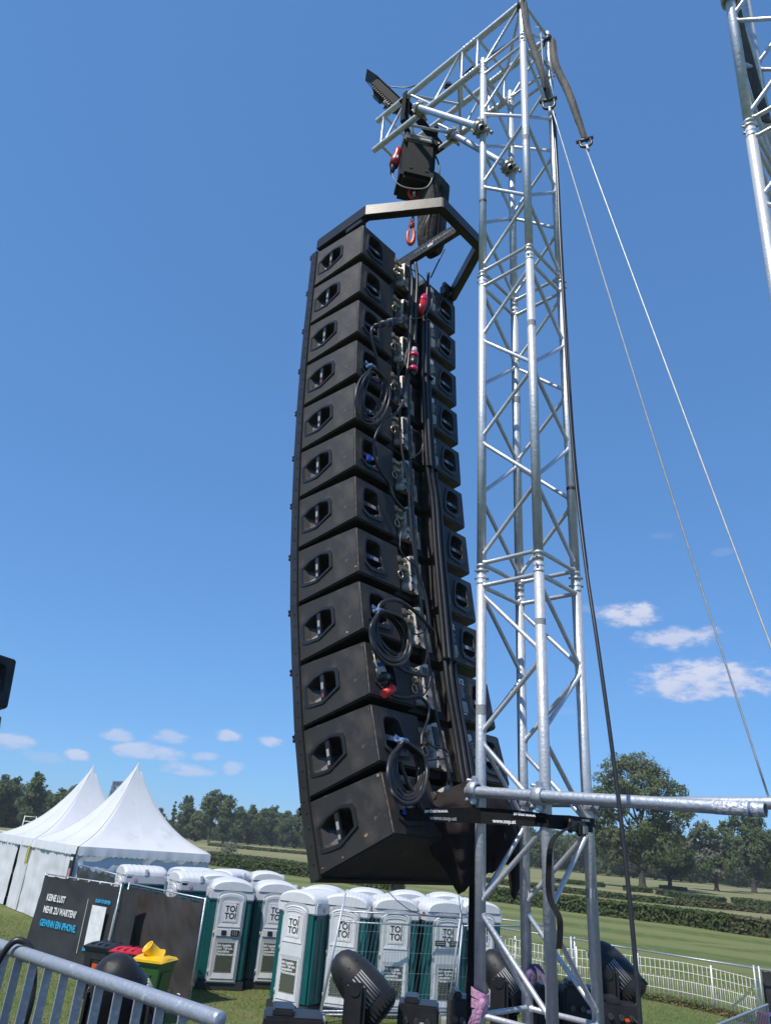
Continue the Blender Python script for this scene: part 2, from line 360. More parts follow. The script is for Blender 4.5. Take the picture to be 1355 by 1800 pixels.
# ------------------------------------------------------------------ ground
def ground_material(name, near):
    m = bpy.data.materials.new(name); m.use_nodes = True; t = m.node_tree; b = t.nodes['Principled BSDF']
    b.inputs['Roughness'].default_value = .9; b.inputs['Specular IOR Level'].default_value = .15
    g = N(t, 'ShaderNodeTexCoord'); src = g.outputs['Object']
    def noise(sc_, det=5, st=None, rough=.6):
        s_ = src
        if st:
            mp_ = N(t, 'ShaderNodeMapping'); mp_.inputs['Scale'].default_value = st[:3]; mp_.inputs['Rotation'].default_value = (0, 0, st[3]); t.links.new(src, mp_.inputs[0]); s_ = mp_.outputs[0]
        n = N(t, 'ShaderNodeTexNoise'); n.inputs['Scale'].default_value = sc_; n.inputs['Detail'].default_value = det; n.inputs['Roughness'].default_value = rough
        t.links.new(s_, n.inputs['Vector']); return n.outputs['Fac']
    def rng_(x, a, b_, c=0, d=1):
        r = N(t, 'ShaderNodeMapRange'); r.inputs['From Min'].default_value = a; r.inputs['From Max'].default_value = b_; r.inputs['To Min'].default_value = c; r.inputs['To Max'].default_value = d
        t.links.new(x, r.inputs['Value']); return r.outputs[0]
    def mix(f, a, b_):
        x = N(t, 'ShaderNodeMix', data_type='RGBA'); t.links.new(f, x.inputs[0])
        for i, c in ((6, a), (7, b_)):
            if isinstance(c, tuple): x.inputs[i].default_value = (*c, 1)
            else: t.links.new(c, x.inputs[i])
        return x.outputs[2]
    green = mix(rng_(noise(3.2, 8), .35, .65), (0.100, 0.158, 0.035), (0.151, 0.198, 0.053))
    dry = mix(rng_(noise(9, 6), .35, .65), (0.224, 0.202, 0.090), (0.147, 0.178, 0.056))
    a = mix(rng_(noise(.55, 6), .40, .60), green, dry)
    # mown stripes that run along the racecourse, seen beyond the fences
    s_ = N(t, 'ShaderNodeSeparateXYZ'); mp_ = N(t, 'ShaderNodeMapping'); mp_.inputs['Rotation'].default_value = (0, 0, math.radians(38)); t.links.new(src, mp_.inputs[0])
    t.links.new(mp_.outputs[0], s_.inputs[0])
    wob = N(t, 'ShaderNodeMath', operation='MULTIPLY_ADD'); t.links.new(noise(.05, 4), wob.inputs[0]); wob.inputs[1].default_value = 5; t.links.new(s_.outputs['Y'], wob.inputs[2])
    sn = N(t, 'ShaderNodeMath', operation='SINE'); ml = N(t, 'ShaderNodeMath', operation='MULTIPLY'); ml.inputs[1].default_value = 1.05; t.links.new(wob.outputs[0], ml.inputs[0]); t.links.new(ml.outputs[0], sn.inputs[0])
    stripe = mix(rng_(sn.outputs[0], -.5, .5), (0.113, 0.146, 0.045), (0.189, 0.206, 0.080))
    stripe = mix(rng_(noise(2.2, 8, (1, .35, 1, math.radians(38))), .48, .72), stripe, (0.173, 0.210, 0.070))
    far = mix(rng_(noise(.35, 6, (.35, 1.6, 1, math.radians(38))), .52, .66), stripe, (0.192, 0.206, 0.080))
    pale = mix(rng_(noise(.12, 6, (.3, 1.5, 1, math.radians(30))), .4, .6), (0.160, 0.174, 0.069), (0.256, 0.234, 0.122))
    # distance across the course (metres along the stripes' normal)
    f1 = rng_(s_.outputs['Y'], 26, 31); f2 = rng_(s_.outputs['Y'], 56, 74)
    c = mix(f1, a, far); c = mix(f2, c, pale)
    t.links.new(c, b.inputs['Base Color'])
    bp = N(t, 'ShaderNodeBump'); bp.inputs['Strength'].default_value = .9; bp.inputs['Distance'].default_value = .09; t.links.new(noise(26, 5), bp.inputs['Height']); t.links.new(bp.outputs[0], b.inputs['Normal'])
    return m
GRASS = ground_material('meadow_grass', True)
g = MB()
GX = np.concatenate([-np.geomspace(2500, 12, 34), np.linspace(-10, 40, 60), np.geomspace(44, 2500, 34)]); GY = np.concatenate([np.linspace(-60, 45, 60), np.geomspace(48, 3000, 50)])
def gz(x, y):
    d = math.hypot(x, y); f = min(max((d - 34) / 30, 0), 1)
    return f * .16 * pnoise(V((x * .05, y * .05, 0))) 
vs = [V((x, y, gz(x, y))) for y in GY for x in GX]; nx = len(GX)
g.add(vs, [(j * nx + i, j * nx + i + 1, (j + 1) * nx + i + 1, (j + 1) * nx + i) for j in range(len(GY) - 1) for i in range(nx - 1)], True)
o = g.obj('ground', GRASS); tag(o, kind='structure')

# grass blades on the near meadow
def leafmat(name, c1, c2, rough=.6, trans=.3):
    m = mat(name, c1, rough, 0, c2, .9, .35, .65, spec=.3, coord='Object')
    t = m.node_tree; b = t.nodes['Principled BSDF']; out = t.nodes['Material Output']
    tr = N(t, 'ShaderNodeBsdfTranslucent'); ms = N(t, 'ShaderNodeMixShader'); ms.inputs[0].default_value = trans
    t.links.new(b.inputs['Base Color'].links[0].from_socket, tr.inputs['Color'])
    t.links.new(b.outputs[0], ms.inputs[1]); t.links.new(tr.outputs[0], ms.inputs[2]); t.links.new(ms.outputs[0], out.inputs[0])
    return m
def np_mesh(name, vs, faces_n, m):
    # vs (k*faces_n,3) consecutive vertices form faces
    me = bpy.data.meshes.new(name); nv = len(vs); nf = nv // faces_n
    me.vertices.add(nv); me.vertices.foreach_set('co', np.ascontiguousarray(vs, np.float32).ravel())
    me.loops.add(nv); me.loops.foreach_set('vertex_index', np.arange(nv, dtype=np.int32))
    me.polygons.add(nf); me.polygons.foreach_set('loop_start', np.arange(0, nv, faces_n, dtype=np.int32))
    try: me.polygons.foreach_set('loop_total', np.full(nf, faces_n, np.int32))
    except Exception: pass
    me.update(calc_edges=True); me.materials.append(m); return me
def blades(name, n, xr, yr, h, wd, m, seed, keep=None):
    r = np.random.RandomState(seed); x = r.uniform(*xr, n); y = r.uniform(*yr, n)
    if keep is not None: k = keep(x, y); x, y = x[k], y[k]; n = len(x)
    a = r.uniform(0, 6.28, n); hh = r.uniform(.5, 1, n) * h; lx = r.normal(0, .5, n) * hh; ly = r.normal(0, .5, n) * hh
    z0 = np.zeros(n)
    p = np.stack([np.stack([x - np.cos(a) * wd, y - np.sin(a) * wd, z0], 1), np.stack([x + np.cos(a) * wd, y + np.sin(a) * wd, z0], 1), np.stack([x + lx, y + ly, hh], 1)], 1).reshape(-1, 3)
    o = bpy.data.objects.new(name, np_mesh(name, p, 3, m)); COL.objects.link(o); tag(o, kind='stuff'); return o
def pn2(x, y, s):
    return np.array([pnoise(V((a * s, b * s, 3.1))) for a, b in zip(x, y)])
inview = lambda x, y: (x > -.62 * y - .5) & (x < .55 * y + 1)
b1 = blades('grass', 90000, (-16, 15), (11, 30), .055, .007, leafmat('grass_blade', (.115, .175, .042), (.155, .195, .055)), 1, inview)
tag(b1, 'short green meadow grass between the stage and the fences', 'grass')
b2 = blades('dry_grass', 60000, (-14, 14), (11, 29), .05, .007, leafmat('dry_blade', (.27, .25, .12), (.19, .20, .085)), 2, lambda x, y: inview(x, y))
tag(b2, 'dry yellowish blades scattered through the near meadow', 'dry grass')

# the stage edge the camera, barrier and tower stand on (below the picture)
st = MB(); st.box((.2, .8, 1.70), (9.0, 3.0, .10)); st.box((.6, 4.9, 1.70), (6.6, 5.1, .10))
o = st.obj('stage_deck', mat('stage_ply', (.05, .04, .035), .7)); tag(o, 'dark plywood stage deck under the truss tower and lights', 'stage deck')
o['kind'] = 'structure'; del o['label']; del o['category']
lg = MB()
for x in (-2.4, 0, 2.4, 3.6):
    for y in (-.5, 2.2, 7.2): lg.cyl((x, y, 0), (x, y, 1.65), .03, n=8)
o = lg.obj('stage_legs', GALV); tag(o, kind='structure')

# ------------------------------------------------------------------ hedges
HEDGE = leafmat('hedge_leaf', (.060, .098, .026), (.095, .125, .04), .6, .4)
HEDGER = leafmat('hedge_leaf_reddish', (.13, .105, .05), (.085, .095, .038), .6, .4)
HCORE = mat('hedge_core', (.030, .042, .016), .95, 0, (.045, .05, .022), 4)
def leaf_cards(r, P, size, m, name, parent=None, org=(0, 0, 0), face=None):
    n = len(P)
    if face is not None:  # leaves turn their blades outward, as in a real canopy
        q_ = face / (np.linalg.norm(face, axis=1)[:, None] + 1e-9) + r.normal(0, .45, (n, 3)); a = np.cross(q_, r.normal(0, 1, (n, 3)))
    else: q_ = None; a = r.normal(0, 1, (n, 3)); a[:, 2] *= .6
    a /= np.linalg.norm(a, axis=1)[:, None] + 1e-9; b = np.cross(a, r.normal(0, 1, (n, 3)) if q_ is None else q_); b /= np.linalg.norm(b, axis=1)[:, None] + 1e-9
    s = (size * r.uniform(.6, 1.25, n))[:, None]; a = a * s; b = b * s * .55
    P = P - np.array(org)
    q = np.stack([P - a, P - b * .9, P + a, P + b], 1).reshape(-1, 3)
    o = bpy.data.objects.new(name, np_mesh(name, q, 4, m)); COL.objects.link(o)
    if parent: o.parent = parent
    return o
def hedge(pts, h, wd, label, n, size=.12, red=.2, seed=1, group='clipped hedges across the racecourse'):
    r = np.random.RandomState(seed); pts = [V(p) for p in pts]; base = pts[0].copy(); base.z = 0
    t = thing('hedge', label, 'hedge', group, tuple(base))
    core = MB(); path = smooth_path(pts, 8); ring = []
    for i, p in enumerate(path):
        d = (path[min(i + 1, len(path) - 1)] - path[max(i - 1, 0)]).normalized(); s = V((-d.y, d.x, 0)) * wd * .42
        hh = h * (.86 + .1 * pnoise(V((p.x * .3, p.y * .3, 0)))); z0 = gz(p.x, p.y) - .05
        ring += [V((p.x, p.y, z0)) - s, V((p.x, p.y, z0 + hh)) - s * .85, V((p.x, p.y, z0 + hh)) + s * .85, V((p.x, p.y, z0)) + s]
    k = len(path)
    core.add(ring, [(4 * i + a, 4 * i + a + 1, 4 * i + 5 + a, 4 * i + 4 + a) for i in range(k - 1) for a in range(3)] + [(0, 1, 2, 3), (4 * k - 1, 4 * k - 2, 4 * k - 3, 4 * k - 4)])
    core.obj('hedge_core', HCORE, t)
    u = r.uniform(0, k - 1.001, n); i = u.astype(int); f = u - i
    arr = np.array([list(p) for p in path]); P = arr[i] * (1 - f)[:, None] + arr[np.minimum(i + 1, k - 1)] * f[:, None]
    D = arr[np.minimum(i + 1, k - 1)] - arr[i]; D /= np.linalg.norm(D, axis=1)[:, None] + 1e-9; S = np.stack([-D[:, 1], D[:, 0], 0 * D[:, 0]], 1)
    face = r.rand(n); side = np.where(r.rand(n) < .75, -1, 1)
    lump = np.array([pnoise(V((x * .55, y * .55, 0))) for x, y in P[:, :2]])
    top = face < .38
    off = np.where(top, r.uniform(-1, 1, n) * .5, side * (.44 + .09 * lump + r.normal(0, .05, n))); z = np.where(top, h * (.95 + .10 * lump) + r.normal(0, .035, n), r.uniform(.0, 1, n) ** .8 * h)
    P = P + S * (off * wd)[:, None]; P[:, 2] = z + np.array([gz(x, y) for x, y in P[:, :2]])
    sel = (np.array([pnoise(V((x * .16, y * .16, 7))) for x, y in P[:, :2]]) > .12 - red) & (r.rand(n) < .6 + red)
    Fh = S * np.where(top, 0, side)[:, None] + np.where(top, 1., .45)[:, None] * np.array([0, 0, 1.])
    leaf_cards(r, P[~sel], size, HEDGE, 'foliage', t, base, Fh[~sel])
    leaf_cards(r, P[sel], size, HEDGER, 'reddish_foliage', t, base, Fh[sel])
    return t
G = lambda x, y: at_z(x, y, 0)
def far_pt(x, y, D): p = at_d(x, y, D); return V((p.x, p.y, 0))
hedge([V((38, 40, 0)), G(1355, 1650), G(1230, 1631), G(1100, 1615), G(990, 1601), G(860, 1583)], .92, 1.6, 'tall dark green clipped hedge nearest the white picket fence', 15000, .14, .02, 1)
hedge([G(700, 1566), G(540, 1542), G(460, 1533), G(385, 1522), G(300, 1512)], .80, 1.6, 'dark clipped hedge just above the toilet roofs left of the speakers', 8000, .16, .0, 11)
hedge([V((70, 62, 0)), G(1355, 1607), G(1230, 1594), G(1100, 1581), G(960, 1565), G(860, 1553)], .52, 1.6, 'second clipped hedge with brownish top across the right of the meadow', 11000, .16, .12, 2)
hedge([G(690, 1543), G(540, 1524), G(450, 1512), G(370, 1503)], .45, 1.6, 'low hedge line behind the dark hedge left of the speakers', 3500, .18, .1, 12)
hedge([G(1268, 1588), G(1210, 1581), G(1165, 1574)], .62, 2.2, 'short reddish hedge piece in front of the big tree', 3400, .18, .3, 3)
hedge([V((70, 84, 0)), G(1355, 1594), G(1300, 1588)], .6, 2.2, 'short hedge piece at the right edge of the meadow', 3000, .18, .0, 4)
hedge([G(1140, 1570), G(1102, 1567)], .6, 2.2, 'short bright green hedge block beside the black cable', 1600, .18, -.1, 5)
hedge([G(1200, 1566), G(1165, 1562)], .5, 2, 'small round bush row right of the big tree trunk', 1200, .18, -.05, 6)
hedge([G(1060, 1560), G(960, 1550)], .55, 2.2, 'hedge piece seen between the tower legs', 2200, .2, .1, 7)
hedge([G(540, 1503), G(440, 1494), G(372, 1487)], .5, 2.6, 'thin far hedge under the left tree line', 1800, .26, .0, 8)

# ------------------------------------------------------------------ trees
BARK = mat('tree_bark', (.055, .046, .038), .9, 0, (.035, .03, .024), 5, bump=.6, bscale=14)
LEAFM = {
 'green': leafmat('leaf_green', (.125, .175, .065), (.155, .195, .075),   .6, .55),
 'light': leafmat('leaf_light_green', (.150, .180, .078), (.185, .205, .10),   .6, .55),
 'dark': leafmat('leaf_dark_green', (.105, .155, .062), (.130, .172, .070),   .6, .55),
 'pale': leafmat('leaf_pale_grey', (.20, .20, .145), (.13, .145, .09), .6, .3),
}
def tree(label, px, py, D, H, cw, kind='green', kind2=None, seed=0, lobes=None, trunk_h=.25, n=5000, size=None, group='trees at the far side of the meadow', tr=.45, name='broadleaf_tree', shape='round'):
    b = at_d(px, py, D); base = V((b.x, b.y, 0)); r = np.random.RandomState(seed)
    t = thing(name, label, 'tree', group, tuple(base))
    size = size or D * .0032
    right = V((base.y, -base.x, 0)).normalized(); back = V((base.x, base.y, 0)).normalized()
    if lobes is None:
        lobes = []
        nl = 13 if shape == 'round' else 9
        for i in range(nl):
            z = trunk_h + (1 - trunk_h) * ((i + .5) / nl)
            prof = math.sin(math.pi * min(max((z - trunk_h) / (1.02 - trunk_h), 0.08), .97)) ** .6
            if shape == 'cone': prof = 1.15 * (1 - (z - trunk_h) / (1.0 - trunk_h)) ** .8 + .12
            for s_ in range(2):
                a = r.uniform(0, 6.28); rr = prof * cw * .28 * r.uniform(.4, 1.1)
                lobes.append((math.cos(a) * rr, math.sin(a) * rr, z * H, prof * cw * r.uniform(.17, .27)))
    else: lobes = [(a * cw, r.uniform(-.15, .15) * cw, z * H, q * cw) for a, z, q in lobes]
    tk = MB(); tr_ = tr
    topz = H * .8; path = [base + V((0, 0, -.1)), base + V((0, 0, H * .03)), base + V((.1, 0, H * .25)), base + right * .02 * H + V((0, 0, H * .5)), base + V((0, 0, topz))]
    tk.tube(smooth_path(path, 4), [tr_ * (1.5 if i < 1 else 1.15 if i < 4 else max(.12, 1 - i / 17)) for i in range(17)], 9)
    for (a, bk, z, q) in lobes:
        zz = max(z - q * 1.3, H * trunk_h * .7) ; st_ = base + V((0, 0, min(zz * .75, topz * .9)))
        e = base + right * a + back * bk + V((0, 0, z + q * .2)); m_ = (st_ + e) / 2 + V((0, 0, -q * .15))
        tk.tube([st_, m_, e], [tr_ * .32, tr_ * .2, tr_ * .06], 5)
        for _ in range(3):
            dd = V(r.normal(0, 1, 3)).normalized() * q * .8; tk.tube([m_ * .4 + e * .6, e + dd], [tr_ * .1, tr_ * .03], 4)
    tk.obj('trunk', BARK, t)
    vol = np.array([q ** 2 for *_, q in lobes]); pick = r.choice(len(lobes), n, p=vol / vol.sum()); L = np.array(lobes)[pick]
    # leaves gather in twig clumps on each lobe
    ncl = 64; cdir = r.normal(0, 1, (len(lobes), ncl, 3)); cdir /= np.linalg.norm(cdir, axis=2)[:, :, None]; crad = r.uniform(.55, 1.05, (len(lobes), ncl))
    ci = r.randint(0, ncl, n); c = cdir[pick, ci] * (crad[pick, ci] * L[:, 3])[:, None]
    c += r.normal(0, 1, (n, 3)) * (L[:, 3] * .15)[:, None]
    R_, B_ = np.array(right), np.array(back)
    P = np.array(base) + R_ * L[:, :1] + B_ * L[:, 1:2] + np.array([0, 0, 1]) * L[:, 2:3] + c * np.array([1, 1, .85])
    P[:, 2] = np.maximum(P[:, 2], H * .05)
    ctr_ = np.array(base) + np.array([0, 0, H * .5]); Fc = c / (np.linalg.norm(c, axis=1)[:, None] + 1e-9) * .8 + (P - ctr_) / (H * .5) + np.array([0, 0, .35])
    if kind2:
        mask = np.array([pnoise(V((pp[0] * .25, pp[1] * .25, pp[2] * .25 + seed))) for pp in P]) > .02
        leaf_cards(r, P[~mask], size, LEAFM[kind], 'crown', t, base, Fc[~mask]); leaf_cards(r, P[mask], size, LEAFM[kind2], 'crown', t, base, Fc[mask])
    else: leaf_cards(r, P, size, LEAFM[kind], 'crown', t, base, Fc)
    return t
big = [(-.36, .62, .13), (-.27, .76, .13), (-.17, .88, .12), (-.04, .93, .12), (.08, .90, .13), (.2, .82, .13), (.33, .70, .13), (.40, .60, .10), (.36, .52, .10), (-.08, .75, .15), (.1, .72, .15), (-.42, .52, .09),
       (-.30, .50, .12), (-.16, .56, .10), (.18, .56, .11), (-.30, .40, .13), (-.2, .33, .13), (0, .42, .14), (.15, .40, .14), (.27, .40, .12), (-.02, .28, .13), (.22, .28, .14), (-.36, .32, .1), (-.24, .22, .11), (.08, .2, .1), (-.4, .42, .08)]
GR = 'trees standing on the right of the meadow'
tree('biggest tree, tall loose round crown behind the black hanging cable', 1129, 1562, 136, 20.6, 18.5, 'light', 'green', 5, big, .2, 20000, .30, GR, .72, 'lone_tree')
tree('pale silvery tree touching the right side of the biggest tree', 1177, 1557, 150, 11.4, 9.5, 'pale', 'green', 6, [(-.1, .85, .2), (.1, .72, .2), (-.2, .6, .2), (.25, .55, .2), (0, .45, .22), (.32, .4, .16), (-.25, .38, .18), (.2, .28, .15), (-.05, .3, .16)], .2, 7000, .34, GR, .5, 'willow_tree')
tree('rounded tree with bright green left half and drooping grey right half', 1259, 1563, 170, 12.6, 12, 'green', 'pale', 7, [(-.12, .84, .17), (-.25, .68, .17), (.05, .72, .19), (.2, .58, .17), (-.3, .5, .17), (0, .5, .22), (.3, .42, .16), (-.22, .34, .17), (.1, .33, .2), (.33, .3, .12), (-.33, .25, .1)], .15, 8500, .38, GR, .55, 'broadleaf_tree')
tree('dark broad tree with drooping boughs under the pipe end', 1325, 1567, 180, 15.2, 13, 'dark', 'green', 8, [(-.1, .88, .15), (.12, .86, .15), (-.3, .75, .14), (.02, .72, .18), (.3, .68, .15), (-.22, .58, .17), (.15, .55, .2), (.38, .5, .12), (-.3, .42, .14), (.02, .4, .18), (.28, .36, .14), (-.1, .28, .14), (.15, .24, .12)], .1, 10000, .38, GR, .7, 'broadleaf_tree')
tree('tree cut by the right edge of the picture with soft pale crown', 1362, 1560, 200, 10.5, 10, 'light', 'pale', 9, None, .1, 4200, .5, GR, .4)
tree('low dark tree in the gap between the two darkest right trees', 1296, 1556, 240, 8.5, 12, 'dark', None, 10, None, .05, 2600, .6, GR, .4)
# wood edge behind them, between and beside the tower legs
R = random.Random(4)
names_k = [('green', 'light', 'mid green'), ('dark', 'green', 'dark green'), ('green', 'dark', 'deep green'), ('light', 'green', 'light green')]
wood = [(a_, b_, 3.35 + (c_ - 3.35) * .72) for a_, b_, c_ in [(930, 250, 15), (952, 246, 13), (975, 244, 14), (1000, 252, 13), (1024, 240, 15), (1048, 235, 17), (1068, 228, 15), (1092, 232, 13), (1112, 238, 12), (1150, 240, 14), (1172, 236, 13), (1195, 250, 15), (1212, 246, 14), (1228, 244, 13), (1285, 258, 10), (1300, 262, 10), (1346, 260, 14)]]
for i, (px, D, H) in enumerate(wood):
    k = names_k[i % 4]; side = ('seen between the tower legs' if px < 1035 else 'just left of the biggest trunk' if px < 1125 else 'behind the pale silvery tree' if px < 1240 else 'behind the trees at the right edge')
    tree(f'{k[2]} wood-edge tree {side}, {["leftmost","second","third","fourth","fifth","sixth","seventh"][sum(1 for z_ in wood[:i] if (z_[0] < 1035) == (px < 1035) and (z_[0] < 1125) == (px < 1125) and (z_[0] < 1240) == (px < 1240))]} there from the left', px, 1530, D, H, 10 + (i * 5) % 4, k[0], k[1], 40 + i, None, .0, 4200, .42, 'wood edge behind the right meadow', .35)
# left tree line: (px of trunk, py top -> H)
left = [(-20, 200, 11, 'dark'), (4, 205, 11, 'dark'), (40, 190, 12, 'green'), (64, 205, 8.6, 'dark'), (92, 200, 9.4, 'green'), (114, 196, 10.2, 'dark'), (135, 215, 8.5, 'green'), (298, 250, 10.6, 'dark'), (320, 235, 11.8, 'green'), (345, 215, 7.4, 'light'), (368, 225, 13.6, 'green'), (394, 222, 12.4, 'green'), (416, 235, 10, 'dark'), (438, 240, 11, 'green'), (460, 238, 10.2, 'dark'), (480, 240, 11.4, 'green'), (500, 236, 10, 'dark'), (520, 244, 10.8, 'green'), (542, 240, 10, 'dark'), (566, 240, 10, 'green'), (600, 250, 10, 'dark'), (275, 255, 8, 'green'), (245, 260, 8, 'dark')]
desc = ['at the left edge of the picture', 'second from the left edge', 'tallest left of the tents', 'low in the notch left of the tents', 'left of the left tent roof', 'touching the slope of the left tent roof', 'behind the left tent roof',
        'with pointed top just right of the right tent', 'round-topped right of the tents', 'low and bright, right of the tents', 'tall loose-topped, tallest right of the tents', 'beside the tall loose-topped one', 'in the middle of the left tree line', 'left of centre in the wood edge', 'in the dense wood edge', 'in the wood edge with rounded top', 'near the speaker stack', 'touching the speaker stack', 'partly behind the speaker stack', 'behind the lowest speaker', 'behind the lowest speaker, farther right', 'peeping over the tent eave', 'hidden low behind the tent']
for i, (px, D, H, k) in enumerate(left):
    tree(f'{ {"dark":"dark green","green":"mid green","light":"light green"}[k] } tree {desc[i]}', px, 1470, D, H, (7.5 if i not in (7,) else 3.2), k, {'dark': 'green', 'green': 'dark', 'light': 'green'}[k], 80 + i, None, .05 if i != 10 else .3, 5200 if i < 13 else 4200, .36, 'trees along the left of the meadow', .4, 'broadleaf_tree', 'cone' if i == 7 else 'round')
# far understorey closing the tree line
P = []
r = np.random.RandomState(5)
for (x0, x1, D, H, k) in ((-40, 160, 215, 5.5, 5200), (255, 700, 262, 6, 11000), (860, 1420, 275, 7, 13000)):
    for _ in range(k):
        px = r.uniform(x0, x1); q = at_d(px, 1490, D + r.uniform(-9, 9)); P.append((q.x, q.y, r.uniform(0, H) * (.75 + .3 * pnoise(V((px * .03, 0, 0))))))
o = leaf_cards(r, np.array(P), .6, LEAFM['dark'], 'far_wood'); tag(o, 'dense dark understorey along the far wood edge', 'wood', kind='stuff')
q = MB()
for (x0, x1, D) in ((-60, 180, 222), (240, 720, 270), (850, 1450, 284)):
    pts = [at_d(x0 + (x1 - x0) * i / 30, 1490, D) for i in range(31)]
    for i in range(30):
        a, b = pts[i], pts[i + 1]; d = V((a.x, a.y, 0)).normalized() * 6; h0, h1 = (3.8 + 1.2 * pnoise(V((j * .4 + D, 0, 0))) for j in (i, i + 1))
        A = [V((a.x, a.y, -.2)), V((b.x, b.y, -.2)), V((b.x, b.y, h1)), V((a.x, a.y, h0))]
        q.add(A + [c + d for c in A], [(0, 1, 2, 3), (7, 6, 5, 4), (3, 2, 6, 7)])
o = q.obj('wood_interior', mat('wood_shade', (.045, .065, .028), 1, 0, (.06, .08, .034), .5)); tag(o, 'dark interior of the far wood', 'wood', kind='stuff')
# white flowering shrub and white far rail details on the left
t = thing('flowering_shrub', 'small white blossoming shrub right of the tent roof', 'shrub', None, tuple(far_pt(404, 1482, 110)))
bb = V(t['_w']); r = np.random.RandomState(9); pp = r.normal(0, 1, (420, 3)) * [.55, .55, .5] + np.array([bb.x, bb.y, .95]); leaf_cards(r, pp, .17, LEAFM['pale'], 'blossom', t, bb)
MB().cyl(bb, bb + V((0, 0, .7)), .05).obj('stem', BARK, t)
t = thing('judges_tower', 'small white railed viewing stand left of the left tent', 'viewing stand', None, tuple(far_pt(48, 1462, 95)))
bb = V(t['_w']); rr = V((bb.y, -bb.x, 0)).normalized(); bk = V((bb.x, bb.y, 0)).normalized()
m_ = MB(); lgm = MB()
for a in (-.6, .6):
    for c in (0, 1.0): lgm.cyl(bb + rr * a + bk * c, bb + rr * a + bk * c + V((0, 0, 3.1)), .05, n=6)
lgm.obj('frame', WHITEP, t); m_.box(bb + bk * .5 + V((0, 0, 2.0)), (1.3, 1.1, .08)); m_.obj('platform', WHITEP, t)
m_ = MB()
for z in (2.55, 3.05):
    m_.cyl(bb - rr * .6 + V((0, 0, z)), bb + rr * .6 + V((0, 0, z)), .04, n=6); m_.cyl(bb - rr * .6 + bk + V((0, 0, z)), bb + rr * .6 + bk + V((0, 0, z)), .04, n=6)
m_.obj('railing', WHITEP, t)
m_ = MB(); a_ = far_pt(-10, 1456, 99); b_ = far_pt(60, 1463, 99)
for k in range(8): p_ = a_.lerp(b_, k / 7); m_.cyl(p_, p_ + V((0, 0, 1.3)), .05, n=6)
m_.cyl(a_ + V((0, 0, 1.3)), b_ + V((0, 0, 1.3)), .07, n=6)
single(m_, 'running_rail', WHITEP, 'white racecourse rail behind the left tent', 'rail')

# ------------------------------------------------------------------ far tower block
hb = at_d(206, 1440, 620); hb = V((hb.x, hb.y, 0)); rr = V((hb.y, -hb.x, 0)).normalized(); bk = V((hb.x, hb.y, 0)).normalized()
t = thing('tower_block', 'grey patterned high-rise peeking between the two tent peaks', 'high-rise', None, tuple(hb))
Hh = at_d(205, 1371, 620).z
m_ = MB(); wdt = 11
for s0, s1, f0, f1 in ((-1, 1, 0, 1),):
    vs = [hb - rr * wdt * 1.0, hb + rr * wdt * 1.15, hb + rr * wdt * 1.15 + bk * 20, hb - rr * wdt + bk * 20]
    up = [hb - rr * wdt * .78 + V((0, 0, Hh - 1)), hb + rr * wdt * .98 + V((0, 0, Hh + .5)), hb + rr * wdt * .98 + bk * 20 + V((0, 0, Hh)), hb - rr * wdt * .78 + bk * 20 + V((0, 0, Hh))]
    m_.add(vs + up, [(0, 1, 5, 4), (1, 2, 6, 5), (2, 3, 7, 6), (3, 0, 4, 7), (4, 5, 6, 7)])
m_.obj('wall', mat('tower_facade', (.20, .23, .27), .5, 0, (.13, .15, .19), .2), t)
R = random.Random(8)
win = MB(); pan = MB()
for k in range(18):
    z0 = Hh - 2.4 - k * 3.1
    if z0 < 20: break
    f = (z0 / Hh); wl = -wdt * (1.0 - .22 * f); wr = wdt * (1.15 - .17 * f); x = wl + .5 + R.random()
    while x < wr - 1.6:
        l = R.choice((1.1, 1.6, 2.2)); (win if R.random() < .62 else pan).box(hb + rr * (x + l / 2) + V((0, 0, z0)) - bk * .1, (l * .8, .3, 1.9), Matrix(((rr.x, bk.x, 0), (rr.y, bk.y, 0), (0, 0, 1)))); x += l + .35
win.obj('window', mat('far_glass', (.03, .045, .07), .15, spec=.9), t); pan.obj('cladding_panel', mat('far_cladding', (.62, .62, .6), .5), t)

# ------------------------------------------------------------------ pagoda tents
TU = V((.62, -.78, 0)).normalized(); TV = V((.78, .62, 0)).normalized()
K1 = V((at_z(29, 1601, 0).x, at_z(29, 1601, 0).y, 0)); TS = 5.0
def wallsheet(a, b, z0, z1, nu, nv, fold, seed, gather=0.0):
    m = MB(); d = (b - a); n_ = V((d.y, -d.x, 0)).normalized(); vs = []
    for j in range(nv + 1):
        for i in range(nu + 1):
            u = i / nu; v = j / nv; p = a + d * u
            w_ = fold * (pnoise(V((u * 9 + seed, v * 2.2, seed))) + .6 * pnoise(V((u * 4 + seed, v * 7, 2)))) + gather * math.sin(u * 62 + 2 * pnoise(V((u * 5, seed, 0)))) * (.3 + .7 * abs(v - .2))
            vs.append(V((p.x, p.y, z0 + (z1 - z0) * v)) + n_ * w_)
    m.add(vs, [(j * (nu + 1) + i, j * (nu + 1) + i + 1, (j + 1) * (nu + 1) + i + 1, (j + 1) * (nu + 1) + i) for j in range(nv) for i in range(nu)], True); return m
